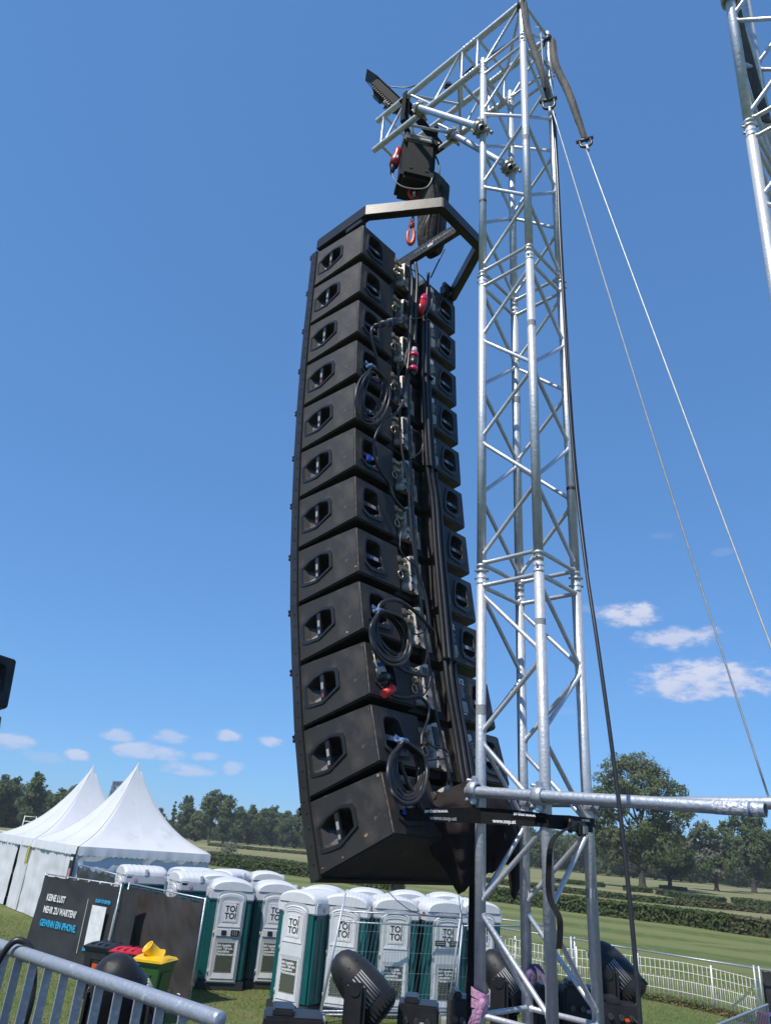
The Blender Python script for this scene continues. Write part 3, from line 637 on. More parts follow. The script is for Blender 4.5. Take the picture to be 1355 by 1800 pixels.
def pagoda(c0, label, walls):
    t = thing('pagoda_tent', label, 'tent', 'white pagoda tents', tuple(c0))
    C = [c0, c0 + TU * TS, c0 + TU * TS + TV * TS, c0 + TV * TS]; ctr = (C[0] + C[2]) / 2; ez = 2.47; pk = 5.48
    roof = MB(); nr = 22; npf = 14; vs = []
    for k in range(nr + 1):
        s = k / nr; rad = (1 - s) ** 1.0; z = ez + (pk - ez) * (.38 * s + .62 * s ** 2.6)
        for e in range(4):
            for i in range(npf):
                u = i / npf; p = C[e].lerp(C[(e + 1) % 4], u); q = ctr.lerp(p, max(rad, .012))
                sag = math.sin(math.pi * u); inward = 1 - .05 * sag * (1 - s) * min(1, s * 4)
                zz = z + .06 * sag * s * (1 - s) * 2 - .05 * sag * (s < .01) * 0
                vs.append(V((ctr.x + (q.x - ctr.x) * inward, ctr.y + (q.y - ctr.y) * inward, zz)))
    nn = 4 * npf
    roof.add(vs, [(k * nn + i, k * nn + (i + 1) % nn, (k + 1) * nn + (i + 1) % nn, (k + 1) * nn + i) for k in range(nr) for i in range(nn)], True)
    roof.obj('roof', PVC, t)
    for i_ in range(0, nn, npf // 2):
        MB().tube([vs[k * nn + i_] + V((0, 0, .006)) for k in range(nr)], .010 if i_ % npf == 0 else .006, 5).obj('roof_seam', PVCS, t)
    MB().cyl(ctr + V((0, 0, pk - .05)), ctr + V((0, 0, pk + .07)), .035, .012, n=8).obj('finial', WHITEP, t)
    for e in range(4):
        a, b = C[e], C[(e + 1) % 4]; d = (b - a).normalized(); out = V((d.y, -d.x, 0)); m = MB(); n_ = 110; vs = []
        if (ctr - a).dot(out) > 0: out = -out
        for i in range(n_ + 1):
            u = i / n_; p = a.lerp(b, u) + out * .03
            sc_ = .045 * abs(math.sin(u * math.pi * 26)) ; wv = .02 * pnoise(V((u * 14, e, 0)))
            vs += [V((p.x, p.y, ez)) + out * wv * .2, V((p.x, p.y, ez - .14)) + out * (.02 + wv), V((p.x, p.y, ez - .25 - sc_)) + out * (.03 + wv * 2)]
        m.add(vs, [(3 * i + q, 3 * i + 3 + q, 3 * i + 4 + q, 3 * i + 1 + q) for i in range(n_) for q in (0, 1)], True); m.obj('valance', PVCS, t)
    for i, c in enumerate(C):
        MB().box(c.lerp(ctr, .012) + V((0, 0, 1.2)), (.07, .07, 2.4), Matrix(((TU.x, TV.x, 0), (TU.y, TV.y, 0), (0, 0, 1)))).obj('pole', ALU_OLD, t)
    for (e, u0, u1, fold, gather) in walls:
        a, b = C[e], C[(e + 1) % 4]; p, q = a.lerp(b, u0), a.lerp(b, u1)
        wallsheet(p, q, .02, 2.3, 90, 18, fold, e + u0 * 3, gather).obj('side_wall', PVCS, t)
    return t
t1 = pagoda(K1, 'larger white peaked tent behind the black banners, in front', [(0, .01, .99, .05, .012), (1, .01, .99, .07, 0.004), (2, 0, 1, .04, 0), (3, 0, 1, .04, 0)])
t2_ = pagoda(K1 - TU * (TS + .02), 'left white peaked tent with its front partly open', [(0, .72, .99, .03, .05), (0, 0, .62, .03, .05), (1, 0, 1, .04, 0), (2, 0, 1, .04, 0), (3, 0, 1, .04, 0)])
# yellow tag and rolled strap on the shared pole, poster on the corner
out_l = V((-TV.x, -TV.y, 0))
p = K1 + out_l * .10
m = MB(); m.bbox(p + V((0, 0, 1.92)), (.10, .09, .62), None, .01); single(m, 'pole_sleeve', mat('yellow_band', (.48, .42, .10), .6), 'yellow sleeve strapped on the pole where the two tents meet', 'sleeve')
m = MB(); m.ribbon([p + V((0, 0, 1.6)), p + V((0, 0, .9)) + TU * .02, p + V((0, 0, .1)) + TU * .0], TU, .12, .01); single(m, 'wall_strap', PVCS, 'pale rolled strap down the pole between the tents', 'strap')
kc = K1 + TU * TS * .985 + out_l * .09
m = MB(); m.box(kc + V((0, 0, 1.72)), (.34, .03, 1.0), Matrix(((TU.x, TV.x, 0), (TU.y, TV.y, 0), (0, 0, 1))))
t = thing('poster_board', 'narrow black poster with a portrait hung at the tent corner', 'poster', None, tuple(kc)); m.obj('board', BPRINT, t)
m = MB(); m.box(kc + out_l * .018 + V((0, 0, 1.62)), (.20, .006, .34), Matrix(((TU.x, TV.x, 0), (TU.y, TV.y, 0), (0, 0, 1)))); m.obj('portrait_print', mat('skin_print', (.5, .3, .25), .6, 0, (.2, .05, .05), 6), t)
m = MB(); m.box(kc + out_l * .018 + V((0, 0, 2.08)), (.24, .006, .10), Matrix(((TU.x, TV.x, 0), (TU.y, TV.y, 0), (0, 0, 1)))); m.obj('title_print', WPRINT, t)
# dark counter inside the open tent
m = MB(); cc = K1 - TU * 1.9 + TV * .9; m.bbox(cc + V((0, 0, .6)), (.7, .6, 1.2)); m.obj
single(m, 'counter', BLKP, 'black counter standing inside the open left tent', 'counter')

# ------------------------------------------------------------------ portable toilets
def toilet_proto(front):
    # local: front face at y=-.56, width 1.04, height 2.33
    t = thing('portable_toilet', 'x', 'portable toilet', 'green and white portable toilets', (0, 0, 0), world=False)
    W, D = .52, .56
    m = MB()
    m.bbox((0, 0, 1.02), (1.04, 1.10, 1.72), None, .05)
    m.obj('shell', TEAL, t)
    rib = MB().bbox((0, 0, 0), (.02, .05, 1.5), None, .008).mesh('side_rib'); rib.materials.append(TEAL)
    for s in (-1, 1):
        for k in range(5):
            ro = bpy.data.objects.new('side_rib', rib); COL.objects.link(ro); ro.parent = t; ro.location = (s * .522, -.30 + k * .15, 1.0)
    MB().bbox((0, 0, .09), (1.08, 1.16, .18), None, .02).obj('base', TBASE, t)
    # roof: white band and barrel vault running front to back, ribbed
    m = MB(); m.bbox((0, 0, 1.94), (1.08, 1.16, .22), None, .03)
    prof = []; n = 16
    for i in range(n + 1):
        a = math.pi * i / n; prof.append((-math.cos(a) * .52, math.sin(a) ** .7 * .235))
    vs = []; ys = [-.60, -.57, -.5, -.40, -.38, -.36, -.26, -.24, -.22, -.12, -.10, -.08, .02, .04, .06, .16, .18, .20, .30, .32, .34, .46, .54, .58]
    for k, y in enumerate(ys):
        e = .80 if k in (0, len(ys) - 1) else .93 if k in (1, len(ys) - 2) else 1.0
        if 2 < k < len(ys) - 3 and (k - 4) % 3 == 0: e = 1.035
        vs += [V((x * (1 if e > 1 else e ** .5), y, 2.04 + z * e)) for x, z in prof]
    m.add(vs, [(k * (n + 1) + i, k * (n + 1) + i + 1, (k + 1) * (n + 1) + i + 1, (k + 1) * (n + 1) + i) for k in range(len(ys) - 1) for i in range(n)], True)
    m.add(vs[:n + 1], [tuple(range(n + 1))]); m.add(vs[-n - 1:], [tuple(reversed(range(n + 1)))])
    for s in (-1, 1):
        m.bbox((s * .50, -.02, 2.12), (.10, .10, .18), None, .02); m.bbox((s * .46, -.46, 2.02), (.16, .2, .16), None, .03)
    m.obj('roof', WHITE, t)
    MF = lambda x, z, y=-.60: frame_m((x, y, z), (1, 0, 0), (0, 0, 1), (0, -1, 0))
    def arch(wd, z0, z1, rise, k=10): # polygon with arched top
        return [(-wd, z0), (wd, z0)] + [(wd * math.cos(math.pi * i / k), z1 - rise + rise * math.sin(math.pi * i / k)) for i in range(k + 1)]
    F = MF(0, 0, -.56)
    m = MB(); m.prism(arch(.345, .14, 2.07, .15), .035, F, arch(.335, .15, 2.06, .15)); m.obj('door_frame', GREYP, t)
    F = MF(0, 0, -.595)
    m = MB(); m.prism(arch(.305, .17, 1.98, .10), .02, F, arch(.295, .18, 1.97, .10)); door = m.obj('door', WHITE, t)
    F = MF(0, 0, -.614)
    def ringp(pa, pb, mb, y=-.614, d=.014):
        A = MF(0, 0, y); n = len(pa)
        vs = [A @ V((*q, d)) for q in pa] + [A @ V((*q, 0)) for q in pb]
        mb.add(vs, [(i, (i + 1) % n, n + (i + 1) % n, n + i) for i in range(n)])
    # pressed door panels: sloping borders
    m = MB(); pa = arch(.270, 1.28, 1.92, .09); pb = arch(.20, 1.36, 1.84, .05)
    ringp(pa, pb, m); m.prism(pb, .002, MF(0, 0, -.612)); 
    pa = [(-.27, .24), (.27, .24), (.27, 1.04), (-.27, 1.04)]; pb = [(-.205, .36), (.205, .36), (.205, .96), (-.205, .96)]
    ringp(pa, pb, m); m.obj('door_panel', WHITE if front else WHITE, t)
    m = MB(); sg = [(-.175, 1.375), (.175, 1.375), (.175, 1.80), (-.175, 1.80)]; m.prism(sg, .006, MF(0, 0, -.616)); sign = m.obj('sign_plate', WPRINT, t)
    m = MB()
    for a, b, c, d in ((-.165, 1.39, .165, 1.394), (-.165, 1.78, .165, 1.784), (-.165, 1.39, -.161, 1.784), (.161, 1.39, .165, 1.784)): m.prism([(a, b), (c, b), (c, d), (a, d)], .001, MF(0, 0, -.6225))
    m.obj('sign_border', GPRINT, t)
    m = text_mb('TOI', .175, MF(-.130, 1.60, -.6235) , None, .005, sx=.95); text_mb('TOI', .175, MF(-.130, 1.45, -.6235), m, .005, sx=.95); m.obj('lettering', BPRINT, t)
    h = [(math.sin(a) ** 3 * .024, (.8125 * math.cos(a) - .3125 * math.cos(2 * a) - .125 * math.cos(3 * a) - .0625 * math.cos(4 * a)) * .026) for a in [2 * math.pi * i / 16 for i in range(16)]]
    MB().prism(h[::-1], .002, MF(.132, 1.762, -.6235)).obj('heart', REDP, t)
    # lower mesh print panel with lettering
    m = MB(); m.prism([(-.2, .365), (.2, .365), (.2, .955), (-.2, .955)], .004, MF(0, 0, -.617)); m.obj('mesh_panel', mat('net_print', (.26, .29, .19), .6) if 'net_print' not in bpy.data.materials else bpy.data.materials['net_print'], t)
    m = MB(); hx = .030
    for j in range(15):
        for i in range(8):
            x = -.178 + i * .051 + (.0255 if j % 2 else 0); z = .395 + j * .039
            if x > .185 or (z > .70 and z < .93 and x < .185 and j % 2 == 5): continue
            m.prism([(x + math.cos(a) * .0225, z + math.sin(a) * .0225) for a in [math.pi / 6 + math.pi * q / 3 for q in range(6)]], .0015, MF(0, 0, -.6212))
    m.obj('net_cell', MESHD, t)
    m = text_mb('Ich bestehe', .070, MF(-.19, .88, -.6238), None, .003); text_mb('zum Teil aus', .070, MF(-.19, .82, -.6238), m, .003); text_mb('recycelten', .070, MF(-.19, .76, -.6238), m, .003); text_mb('Fischernetzen.', .070, MF(-.19, .70, -.6238), m, .003); m.obj('slogan', WPRINT, t)
    if front:
        m = MB(); m.bbox((-.0, -.625, 1.16), (.54, .03, .15), None, .008); m.obj('lock_plate', WHITE, t)
        MB().bbox((-.09, -.645, 1.16), (.12, .02, .10), None, .01).obj('lock', BPRINT, t)
        MB().bbox((.17, -.645, 1.16), (.20, .02, .13), None, .01).obj('door_handle', BPRINT, t)
        m = MB()
        for q in (.12, .165, .21): m.box((q, -.657, 1.16), (.014, .006, .09))
        m.obj('handle_grip', GPRINT, t)
    else:
        m = MB()
        for k in range(3): m.tube([(math.cos(a) * (.27 - k * .012), -.618, 1.80 + k * .045 + math.sin(a) * .07) for a in [math.pi * i / 10 for i in range(11)]], .009, 5)
        m.obj('vent', WHITE, t)
    for z in (.32, 1.1, 1.8): MB().cyl((-.325, -.605, z), (-.325, -.605, z + .09), .014, n=8).obj('hinge', GREYP, t)
    m = MB()
    for s in (-1, 1):
        X = frame_m((s * .545, -.28, 1.93), (0, -s * -1, 0), (0, 0, 1), (s, 0, 0))
        m.prism([(math.cos(a) * .045, math.sin(a) * .045) for a in [2 * math.pi * i / 12 for i in range(12)]], .003, X)
    m.obj('no_smoking_sticker', REDP, t)
    m = MB()
    for s in (-1, 1):
        X = frame_m((s * .549, -.28, 1.93), (0, -s * -1, 0), (0, 0, 1), (s, 0, 0))
        for k in range(2): m.prism([(math.cos(a) * .03, math.sin(a) * .03) for a in [math.pi * i / 8 + math.pi * k + .5 for i in range(8)]], .002, X)
    m.obj('sticker_symbol', WPRINT, t)
    return t
TA, TB = toilet_proto(True), toilet_proto(False)
tl = [  # kind, x, y, yaw(deg), label
 (TA, -3.03, 20.35, 15, 'toilet with lock just right of the black mesh fence'),
 (TA, -1.98, 20.90, 13, 'second front toilet, right of the one by the black mesh fence'),
 (TB, -4.25, 22.0, -60, 'toilet roof just above the top of the black mesh fence, left of the front pair'),
 (TB, -5.95, 22.9, -60, 'leftmost toilet, roof in front of the tent valance'),
 (TB, -4.75, 24.1, -45, 'second roof in the rear row by the tent'),
 (TB, -3.80, 25.0, -25, 'third roof in the rear row, behind the front pair'),
 (TB, -2.75, 25.6, 14, 'rightmost roof of the rear row, in front of the hedge'),
 (TB, -3.75, 22.3, 15, 'roof between the front pair and the rear row'),
 (TB, -.88, 18.5, -34, 'large near toilet left of the wire fence, its right side in view'),
 (TB, -.02, 18.62, -12, 'toilet behind the left pole of the wire fence'),
 (TB, .90, 18.9, 10, 'toilet behind the wire fence above the centre spotlight'),
 (TB, 1.98, 19.2, 20, 'toilet in the middle of the wire fence panel with wide teal side'),
 (TB, 2.92, 20.0, 15, 'toilet behind the right pole of the wire fence'),
 (TB, -.75, 20.5, -5, 'toilet roof behind the large near toilet'),
 (TB, .35, 20.9, 0, 'roof in the second row under the lowest speaker, left'),
 (TB, 1.45, 21.4, 0, 'roof in the second row under the lowest speaker, middle'),
 (TB, 2.5, 21.9, 0, 'roof in the second row under the lowest speaker, right')]
used = set()
for (k, x, y, yaw, lab) in tl:
    o = k if k.name not in used else copy_tree(k); used.add(k.name)
    o.location = (x, y, 0); o.rotation_euler = (0, 0, math.radians(yaw)); o['label'] = lab

# ------------------------------------------------------------------ fences with banners
def unit(a, b): d = (b - a); d.z = 0; return d.normalized()
def frame_panel(name, label, cat, a, b, z0, z1, group=None, rails=None, wires=0, wstep=.1, hstep=.35, pole_r=.021, lean=V((0, 0, 0)), wire_r=.003, mat_=GALV):
    t = thing(name, label, cat, group, (a.x, a.y, 0))
    for p in (a, b):
        MB().cyl(p + V((0, 0, z0)), p + lean + V((0, 0, z1)), pole_r, n=10).obj('pole', mat_, t)
    for z in (rails or [z1 - .03, z0 + .12]):
        f = (z - z0) / (z1 - z0); MB().cyl(a + lean * f + V((0, 0, z)), b + lean * f + V((0, 0, z)), pole_r * .8, n=8).obj('rail', mat_, t)
    if wires:
        m = MB(); L = (b - a).length; n = int(L / wstep)
        for i in range(1, n):
            p = a.lerp(b, i / n); m.cyl(p + V((0, 0, z0 + .1)), p + lean + V((0, 0, z1)), wire_r, n=4, cap=False)
        z = z0 + .15
        while z < z1:
            f = (z - z0) / (z1 - z0); m.cyl(a + lean * f + V((0, 0, z)), b + lean * f + V((0, 0, z)), wire_r, n=4, cap=False); z += hstep
        m.obj('wire_mesh', mat_, t)
    return t
def sheet(a, b, z0, z1, off, sag, seed, mt, name, parent, nu=60, nv=26, amp=.03, flare=0, topsag=.03):
    m = MB(); d = b - a; n_ = V((d.y, -d.x, 0)).normalized()
    if n_.dot(EYE - a) < 0: n_ = -n_
    vs = []
    for j in range(nv + 1):
        for i in range(nu + 1):
            u = i / nu; v = j / nv; p = a + d * u
            ties = abs(math.sin(u * math.pi * 6)); w_ = amp * (pnoise(V((u * 5 + seed, v * 3, 1))) + .5 * pnoise(V((u * 13 + v * 6 + seed, v * 5, 4)))) + .35 * amp * (1 - v) * 0 + .5 * amp * ties * v * v * pnoise(V((u * 20, v * 3, seed)))
            vs.append(V((p.x, p.y, z0 + (z1 - z0) * v - topsag * ties * v ** 6)) + n_ * (off + w_ + flare * (1 - v) ** 1.5))
    m.add(vs, [(j * (nu + 1) + i, j * (nu + 1) + i + 1, (j + 1) * (nu + 1) + i + 1, (j + 1) * (nu + 1) + i) for j in range(nv) for i in range(nu)], True)
    return m.obj(name, mt, parent), n_
flat = lambda p: V((p.x, p.y, 0))
A1, B1 = flat(at_z(82, 1536, 1.95)), flat(at_z(214, 1556, 1.95))
t = frame_panel('banner_fence', 'fence panel with printed black banner about winning a phone', 'banner fence', A1, B1, 0, 1.98, 'banner fence panels', wires=1, wire_r=.002)
bn, nrm = sheet(A1, B1, .12, 1.93, .03, .02, 3.1, BANNER, 'banner', t, amp=.022, flare=.10)
sh, _ = sheet(A1 + nrm * .13, B1 + nrm * .13, .02, .22, .02, 0, 8, mat('white_hem', (.72, .72, .74), .6, 0, (.5, .5, .5), 2), 'white_hem', t, 40, 4, .02, .05)
ub = unit(A1, B1)
sheet(B1 + unit(A1, B1) * .01, B1 + unit(A1, B1) * .62, .1, 1.9, -.05, .02, 5.1, BANNER, 'side_flap', t, 14, 14, .03)  # black sheet added behind the gap between the panels to keep it dark
if ub.dot(CR) < 0: ub = -ub
def BM(u, z, off=.062): # frame on the banner, u metres from the left pole
    p = A1 + ub * u + nrm * (off + .10 * (1 - z / 1.95) ** 1.5); return frame_m((p.x, p.y, z), (ub.x, ub.y, 0), (0, 0, 1), (nrm.x, nrm.y, 0))
m = text_mb('KEINE LUST', .205, BM(.36, 1.38), None, .006, sx=.70); text_mb('MEHR ZU WARTEN?', .205, BM(.36, 1.11), m, .006, sx=.70); m.obj('white_lettering', WPRINT, t)
m = text_mb('GEWINN EIN iPHONE.', .205, BM(.36, .82), None, .006, sx=.70); m.obj('blue_lettering', CPRINT, t)
m = MB(); m.prism([(-.26, .62), (.26, .62), (.26, 1.46), (-.26, 1.46)], .002, BM(2.52, 0, .05)); m.obj('white_square_print', WPRINT, t)
m = MB(); m.prism([(0, 0), (.012, 0), (.012, 1.15), (0, 1.15)], .002, BM(2.03, .42)); m.obj('divider_line', WPRINT, t)
m = text_mb('SCAN TO ENTER', .10, BM(2.24, 1.52), None, .004, sx=.72); text_mb('SMOKELESS.AT', .10, BM(2.20, .50), m, .004, sx=.78); m.obj('blue_lettering', CPRINT, t)
m = MB()
for k in range(7): p = A1.lerp(B1, (k + .3) / 7) + V((0, 0, 1.93)); m.sphere(p + nrm * .05, .022, 8, 5)
m.obj('eyelet', WPRINT, t)
A2, B2 = flat(at_z(228, 1553, 1.95)), flat(at_d(333, 1759, 18.3))
t = frame_panel('mesh_fence', 'fence panel with brownish black mesh sheet behind the bins', 'mesh fence', A2, B2, 0, 1.98, 'banner fence panels', wires=1, wire_r=.002)
sheet(A2, B2, .05, 1.92, .03, .02, 6.2, MESHB, 'mesh_sheet', t, amp=.05, topsag=.07)
m = MB(); m.ribbon([A1.lerp(B1, 1.0) + V((0, 0, 1.4)), A2 + V((0, 0, 1.4))], V((0, 0, 1)), .05, .02); m.ribbon([B1 + V((0, 0, .7)), A2 + V((0, 0, .7))], V((0, 0, 1)), .05, .02); single(m, 'fence_clamp', GALV, 'galvanised clamps joining the two banner fence panels', 'clamp')
# dark drooping cover on fence behind, in front of the tent's right wall
A3, B3 = flat(at_z(140, 1519, 1.95)), flat(at_z(207, 1537, 1.95))
t = frame_panel('covered_fence', 'fence with dark wrinkled sheet between tent and printed banner', 'covered fence', A3, B3, 0, 1.97, 'banner fence panels')
sheet(A3, B3, .6, 1.94, .03, .02, 9.3, BANNER, 'dark_sheet', t, 40, 18, .09, topsag=.1)
A4 = flat(at_z(240, 1532, 1.95))
frame_panel('wire_fence', 'bare wire fence panel against the tent wall, behind the banners', 'wire fence', B3 + V((.05, .1, 0)), A4 + V((.3, 0, 0)), 0, 1.95, 'wire fence panels', wires=1, wire_r=.0025)
# tall wire fence in front of the right toilets
FA, FB = flat(at_d(560, 1800, 17.3)), flat(at_d(785, 1782, 18.4)); lean = V((.30, .25, 0))
t = frame_panel('wire_fence', 'tall wire fence panel before the right group of toilets', 'wire fence', FA, FB, 0, 2.33, 'wire fence panels', rails=[1.98, .22], wires=1, wstep=.09, hstep=.37, lean=lean, wire_r=.0024)
FC = FB + unit(FA, FB) * 3.0 + V((-.3, .9, 0))
FA2 = FA + V((-.02, .05, 0))
t = frame_panel('wire_fence', 'lower wire fence panel just behind the tall one', 'wire fence', FA2, FB + V((.1, .12, 0)), 0, 1.80, 'wire fence panels', rails=[1.78, .15], wires=0, lean=lean * .8)
t = frame_panel('wire_fence', 'wire fence panel running on behind the tower legs', 'wire fence', FB + V((.15, .02, 0)), FC, 0, 1.85, 'wire fence panels', wires=1, wstep=.13, hstep=.35, lean=lean * .5, wire_r=.0028)
for p, w_ in ((FA, 'left'), (FB, 'right')):
    m = MB(); m.bbox(p + V((0, 0, .07)), (.26, .62, .14), None, .02); single(m, 'concrete_block', CONC, f'concrete block under the {w_} pole of the tall wire fence', 'concrete block', 'concrete fence blocks')
pl = FA.lerp(FB, .80)
for k, u in enumerate((.86, .985)):
    p = FA.lerp(FB, u) + lean * .6 + V((0, 0, 1.46)); uu = unit(FA, FB); X = frame_m(p, (uu.x, uu.y, 0), (0, 0, 1), (uu.y, -uu.x, 0))
    t = thing('fence_plate', ('small grey name plate on the wire fence' if k == 0 else 'small grey name plate beside the right fence pole'), 'plate', None, (p.x, p.y, p.z))
    m = MB(); m.prism([(-.13, -.055), (.13, -.055), (.13, .055), (-.13, .055)], .01, X); m.obj('plate', TBASE, t)
    m = MB(); 
    for z in (-.02, .015): m.prism([(-.10, z), (.10, z), (.10, z + .014), (-.10, z + .014)], .002, X @ Matrix.Translation((0, 0, .0105)))
    m.obj('print_line', GPRINT, t)
# thin dark cables hanging between the speakers and the fence
m = MB(); m.tube(smooth_path([at_d(673, 1556, 12), at_d(700, 1585, 12.5), at_d(735, 1606, 13), at_d(790, 1614, 14), at_d(832, 1612, 14.5)], 6), .006, 5); single(m, 'thin_cable', CABLE, 'thin black cable swinging from under the speakers to the tower', 'cable')
m = MB(); m.tube(smooth_path([at_d(806, 1575, 12), at_d(815, 1640, 12), at_d(822, 1690, 12)], 6), .006, 5); single(m, 'thin_cable', CABLE, 'thin cable hanging near the right pole of the wire fence', 'cable')

# ------------------------------------------------------------------ grey rail fence + white picket mesh fence
gp = [flat(at_z(q[0], q[1], 1.24)) for q in ((800, 1619), (858, 1628), (1003, 1650), (1100, 1666), (1333, 1703), (1420, 1716))]
t = thing('rail_fence', 'low grey tube fence in front of the white picket fence', 'rail fence', None, tuple(gp[1]))
for i in range(len(gp) - 1): MB().cyl(gp[i] + V((0, 0, 1.24)), gp[i + 1] + V((0, 0, 1.24)), .022, n=8).obj('rail', GALV, t)
for p in (gp[2], gp[2] + V((.09, -.06, 0)), gp[4], gp[4].lerp(gp[3], .035)):
    MB().cyl(p, p + V((0, 0, 1.3)), .028, n=8).obj('post', GALV, t)
m = MB()
for i in (2, 3):
    a, b = gp[i], gp[i + 1]
m2 = thing('rail_fence', 'second grey tube rail farther left, behind the tower', 'rail fence', None, tuple(gp[0] + V((0, 4, 0))))
qa, qb = flat(at_z(800, 1606, 1.24)), flat(at_z(955, 1625, 1.24)); MB().cyl(qa + V((0, 0, 1.24)), qb + V((0, 0, 1.24)), .022, n=8).obj('rail', GALV, m2)
for p in (qa, qb): MB().cyl(p, p + V((0, 0, 1.24)), .024, n=8).obj('post', GALV, m2)
pk = [flat(at_z(*q, 0)) for q in ((790, 1694), (855, 1706), (1000, 1737), (1124, 1752), (1256, 1780), (1345, 1806))]
pth = smooth_path(pk, 10); ln = [0]
for i in range(1, len(pth)): ln.append(ln[-1] + (pth[i] - pth[i - 1]).length)
def pth_at(s):
    s = min(max(s, 0), ln[-1] - 1e-4)
    for i in range(1, len(pth)):
        if ln[i] >= s: f = (s - ln[i - 1]) / (ln[i] - ln[i - 1] + 1e-9); return pth[i - 1].lerp(pth[i], f)
t = thing('picket_fence', 'white wire picket fence with sagging top across the meadow', 'picket fence', None, tuple(pk[1]))
def ptop(s): return 1.0 + .05 * pnoise(V((s * .45, 0, 0))) + (.0 if (s % 2.6) else 0)
s = 0; idx = 0; loop = MB(); low = MB()
rail_z = (.98, .77, .56, .30)
while s < ln[-1]:
    p = pth_at(s); k = ptop(s); wob = V((.012 * pnoise(V((s * 3, 1, 0))), 0, 0))
    if idx % 2 == 0: MB().cyl(p + V((0, 0, .0)), p + V((0, 0, k)) + wob, .0055, n=5).obj('picket', WICK, t)
    else: low.cyl(p, p + V((0, 0, .60 + .03 * pnoise(V((s * 5, 0, 0))))), .0055, n=5)
    s += .068; idx += 1
low.obj('short_pickets', WICK, t)['kind'] = 'stuff'
for z in rail_z:
    m = MB(); m.tube([pth_at(i * .25) + V((0, 0, z * (ptop(i * .25)))) for i in range(int(ln[-1] / .25) + 1)], .008, 5); m.obj('rail', WICK, t)
for q in ((1014, 1739), (1124, 1752), (1256, 1780), (905, 1716)):
    p = flat(at_z(*q, 0)); MB().cyl(p, p + V((0, 0, 1.06)), .024, n=8).obj('post', WHITEP, t)
# reddish dry weeds at the foot of the picket fence
r = np.random.RandomState(2); pp = []
for _ in range(9000):
    q = pth_at(r.uniform(0, ln[-1])); pp.append((q.x + r.normal(0, .12), q.y + r.normal(-.1, .14), abs(r.normal(0, .06))))
o = leaf_cards(r, np.array(pp), .035, leafmat('dry_weed', (.22, .13, .07), (.13, .15, .05)), 'dry_weeds'); tag(o, 'reddish dry weeds along the foot of the white picket fence', 'weeds', kind='stuff')
r = np.random.RandomState(3); pp = []
for _ in range(7000):
    q = pth_at(r.uniform(0, ln[-1])); pp.append((q.x + r.normal(0, .1), q.y + r.normal(.05, .12), abs(r.normal(0, .07))))
o = leaf_cards(r, np.array(pp), .03, b1.data.materials[0], 'long_grass'); tag(o, 'longer green grass growing through the white picket fence', 'grass', kind='stuff')

# right bottom: barrier, black draped fence, scarlet crate edge
ra, rb_ = flat(at_z(1250, 1806, 1.1)), flat(at_z(1348, 1766, 1.1))
def barrier(name, label, a, b, z0, z1, parts=True, step=.11, r0=.021, grp='steel crowd barriers', flatbar=(.006, .03)):
    t = thing(name, label, 'crowd barrier', grp, (a.x, a.y, z0)); d = unit(a, b); L = (b - a).length
    MB().pipe(a + V((0, 0, z1)), b + V((0, 0, z1)), r0, r0 * .86, 18).obj('top_rail', GALV, t)
    for p, s in ((a, -1), (b, 1)):
        e = MB(); e.rev(p + V((0, 0, z1)) - d * s * .01, d * s, [(0, r0 * 1.005), (.012, r0 * 1.005), (.016, r0 * .8), (.016, 0)], 18); e.obj('end_cap', GALV, t)
    MB().cyl(a + V((0, 0, z0 + .15)), b + V((0, 0, z0 + .15)), r0 * .9, n=12).obj('bottom_rail', GALV, t)
    X = Matrix(((d.x, -d.y, 0), (d.y, d.x, 0), (0, 0, 1))); n = int(L / step); first = None
    h = z1 - z0 - .15
    for i in range(n):
        p = a + d * (step * (i + .5)) + V((0, 0, z0 + .15 + h / 2 - .005))
        if first is None:
            m = MB(); m.box((0, 0, 0), (flatbar[0], flatbar[1], h), X); me = m.mesh('bar'); me.materials.append(GALV); first = me
        o = bpy.data.objects.new('bar', first); COL.objects.link(o); o.parent = t; o.location = p - V(t['_w'])
    for p in (a + d * .03, b - d * .03): MB().cyl(p + V((0, 0, z0 + .02)), p + V((0, 0, z1 - .02)), r0 * .8, n=12).obj('post', GALV, t)
    for p in (a + d * .35, b - d * .35):
        nn = V((-d.y, d.x, 0)); m = MB(); m.tube([p + nn * .3 + V((0, 0, z0 + .02)), p + nn * .1 + V((0, 0, z0 + .12)), p - nn * .1 + V((0, 0, z0 + .12)), p - nn * .3 + V((0, 0, z0 + .02))], r0 * .7, 8); m.obj('foot', GALV, t)
    return t
barrier('crowd_barrier', 'distant steel crowd barrier in the bottom right corner', ra, rb_, 0, 1.1, flatbar=(.006, .012))
# black sheet on the fence at the right edge
pa, pb = flat(at_z(1338, 1703, 1.22)), flat(at_z(1420, 1716, 1.22))
t = thing('black_screen', 'black sheet tied to the grey fence at the right edge', 'screen', None, tuple(pa)); sheet(pa, pb, .1, 1.2, .05, 0, 2.2, BANNER, 'sheet', t, 20, 10, .03)
m = MB(); p = at_z(1364, 1795, .8); m.bbox(V((p.x, p.y, .45)), (.5, .5, .9)); single(m, 'crate', mat('crimson_plastic', (.14, .01, .04), .5), 'dark crimson crate half cut off by the right edge', 'crate')

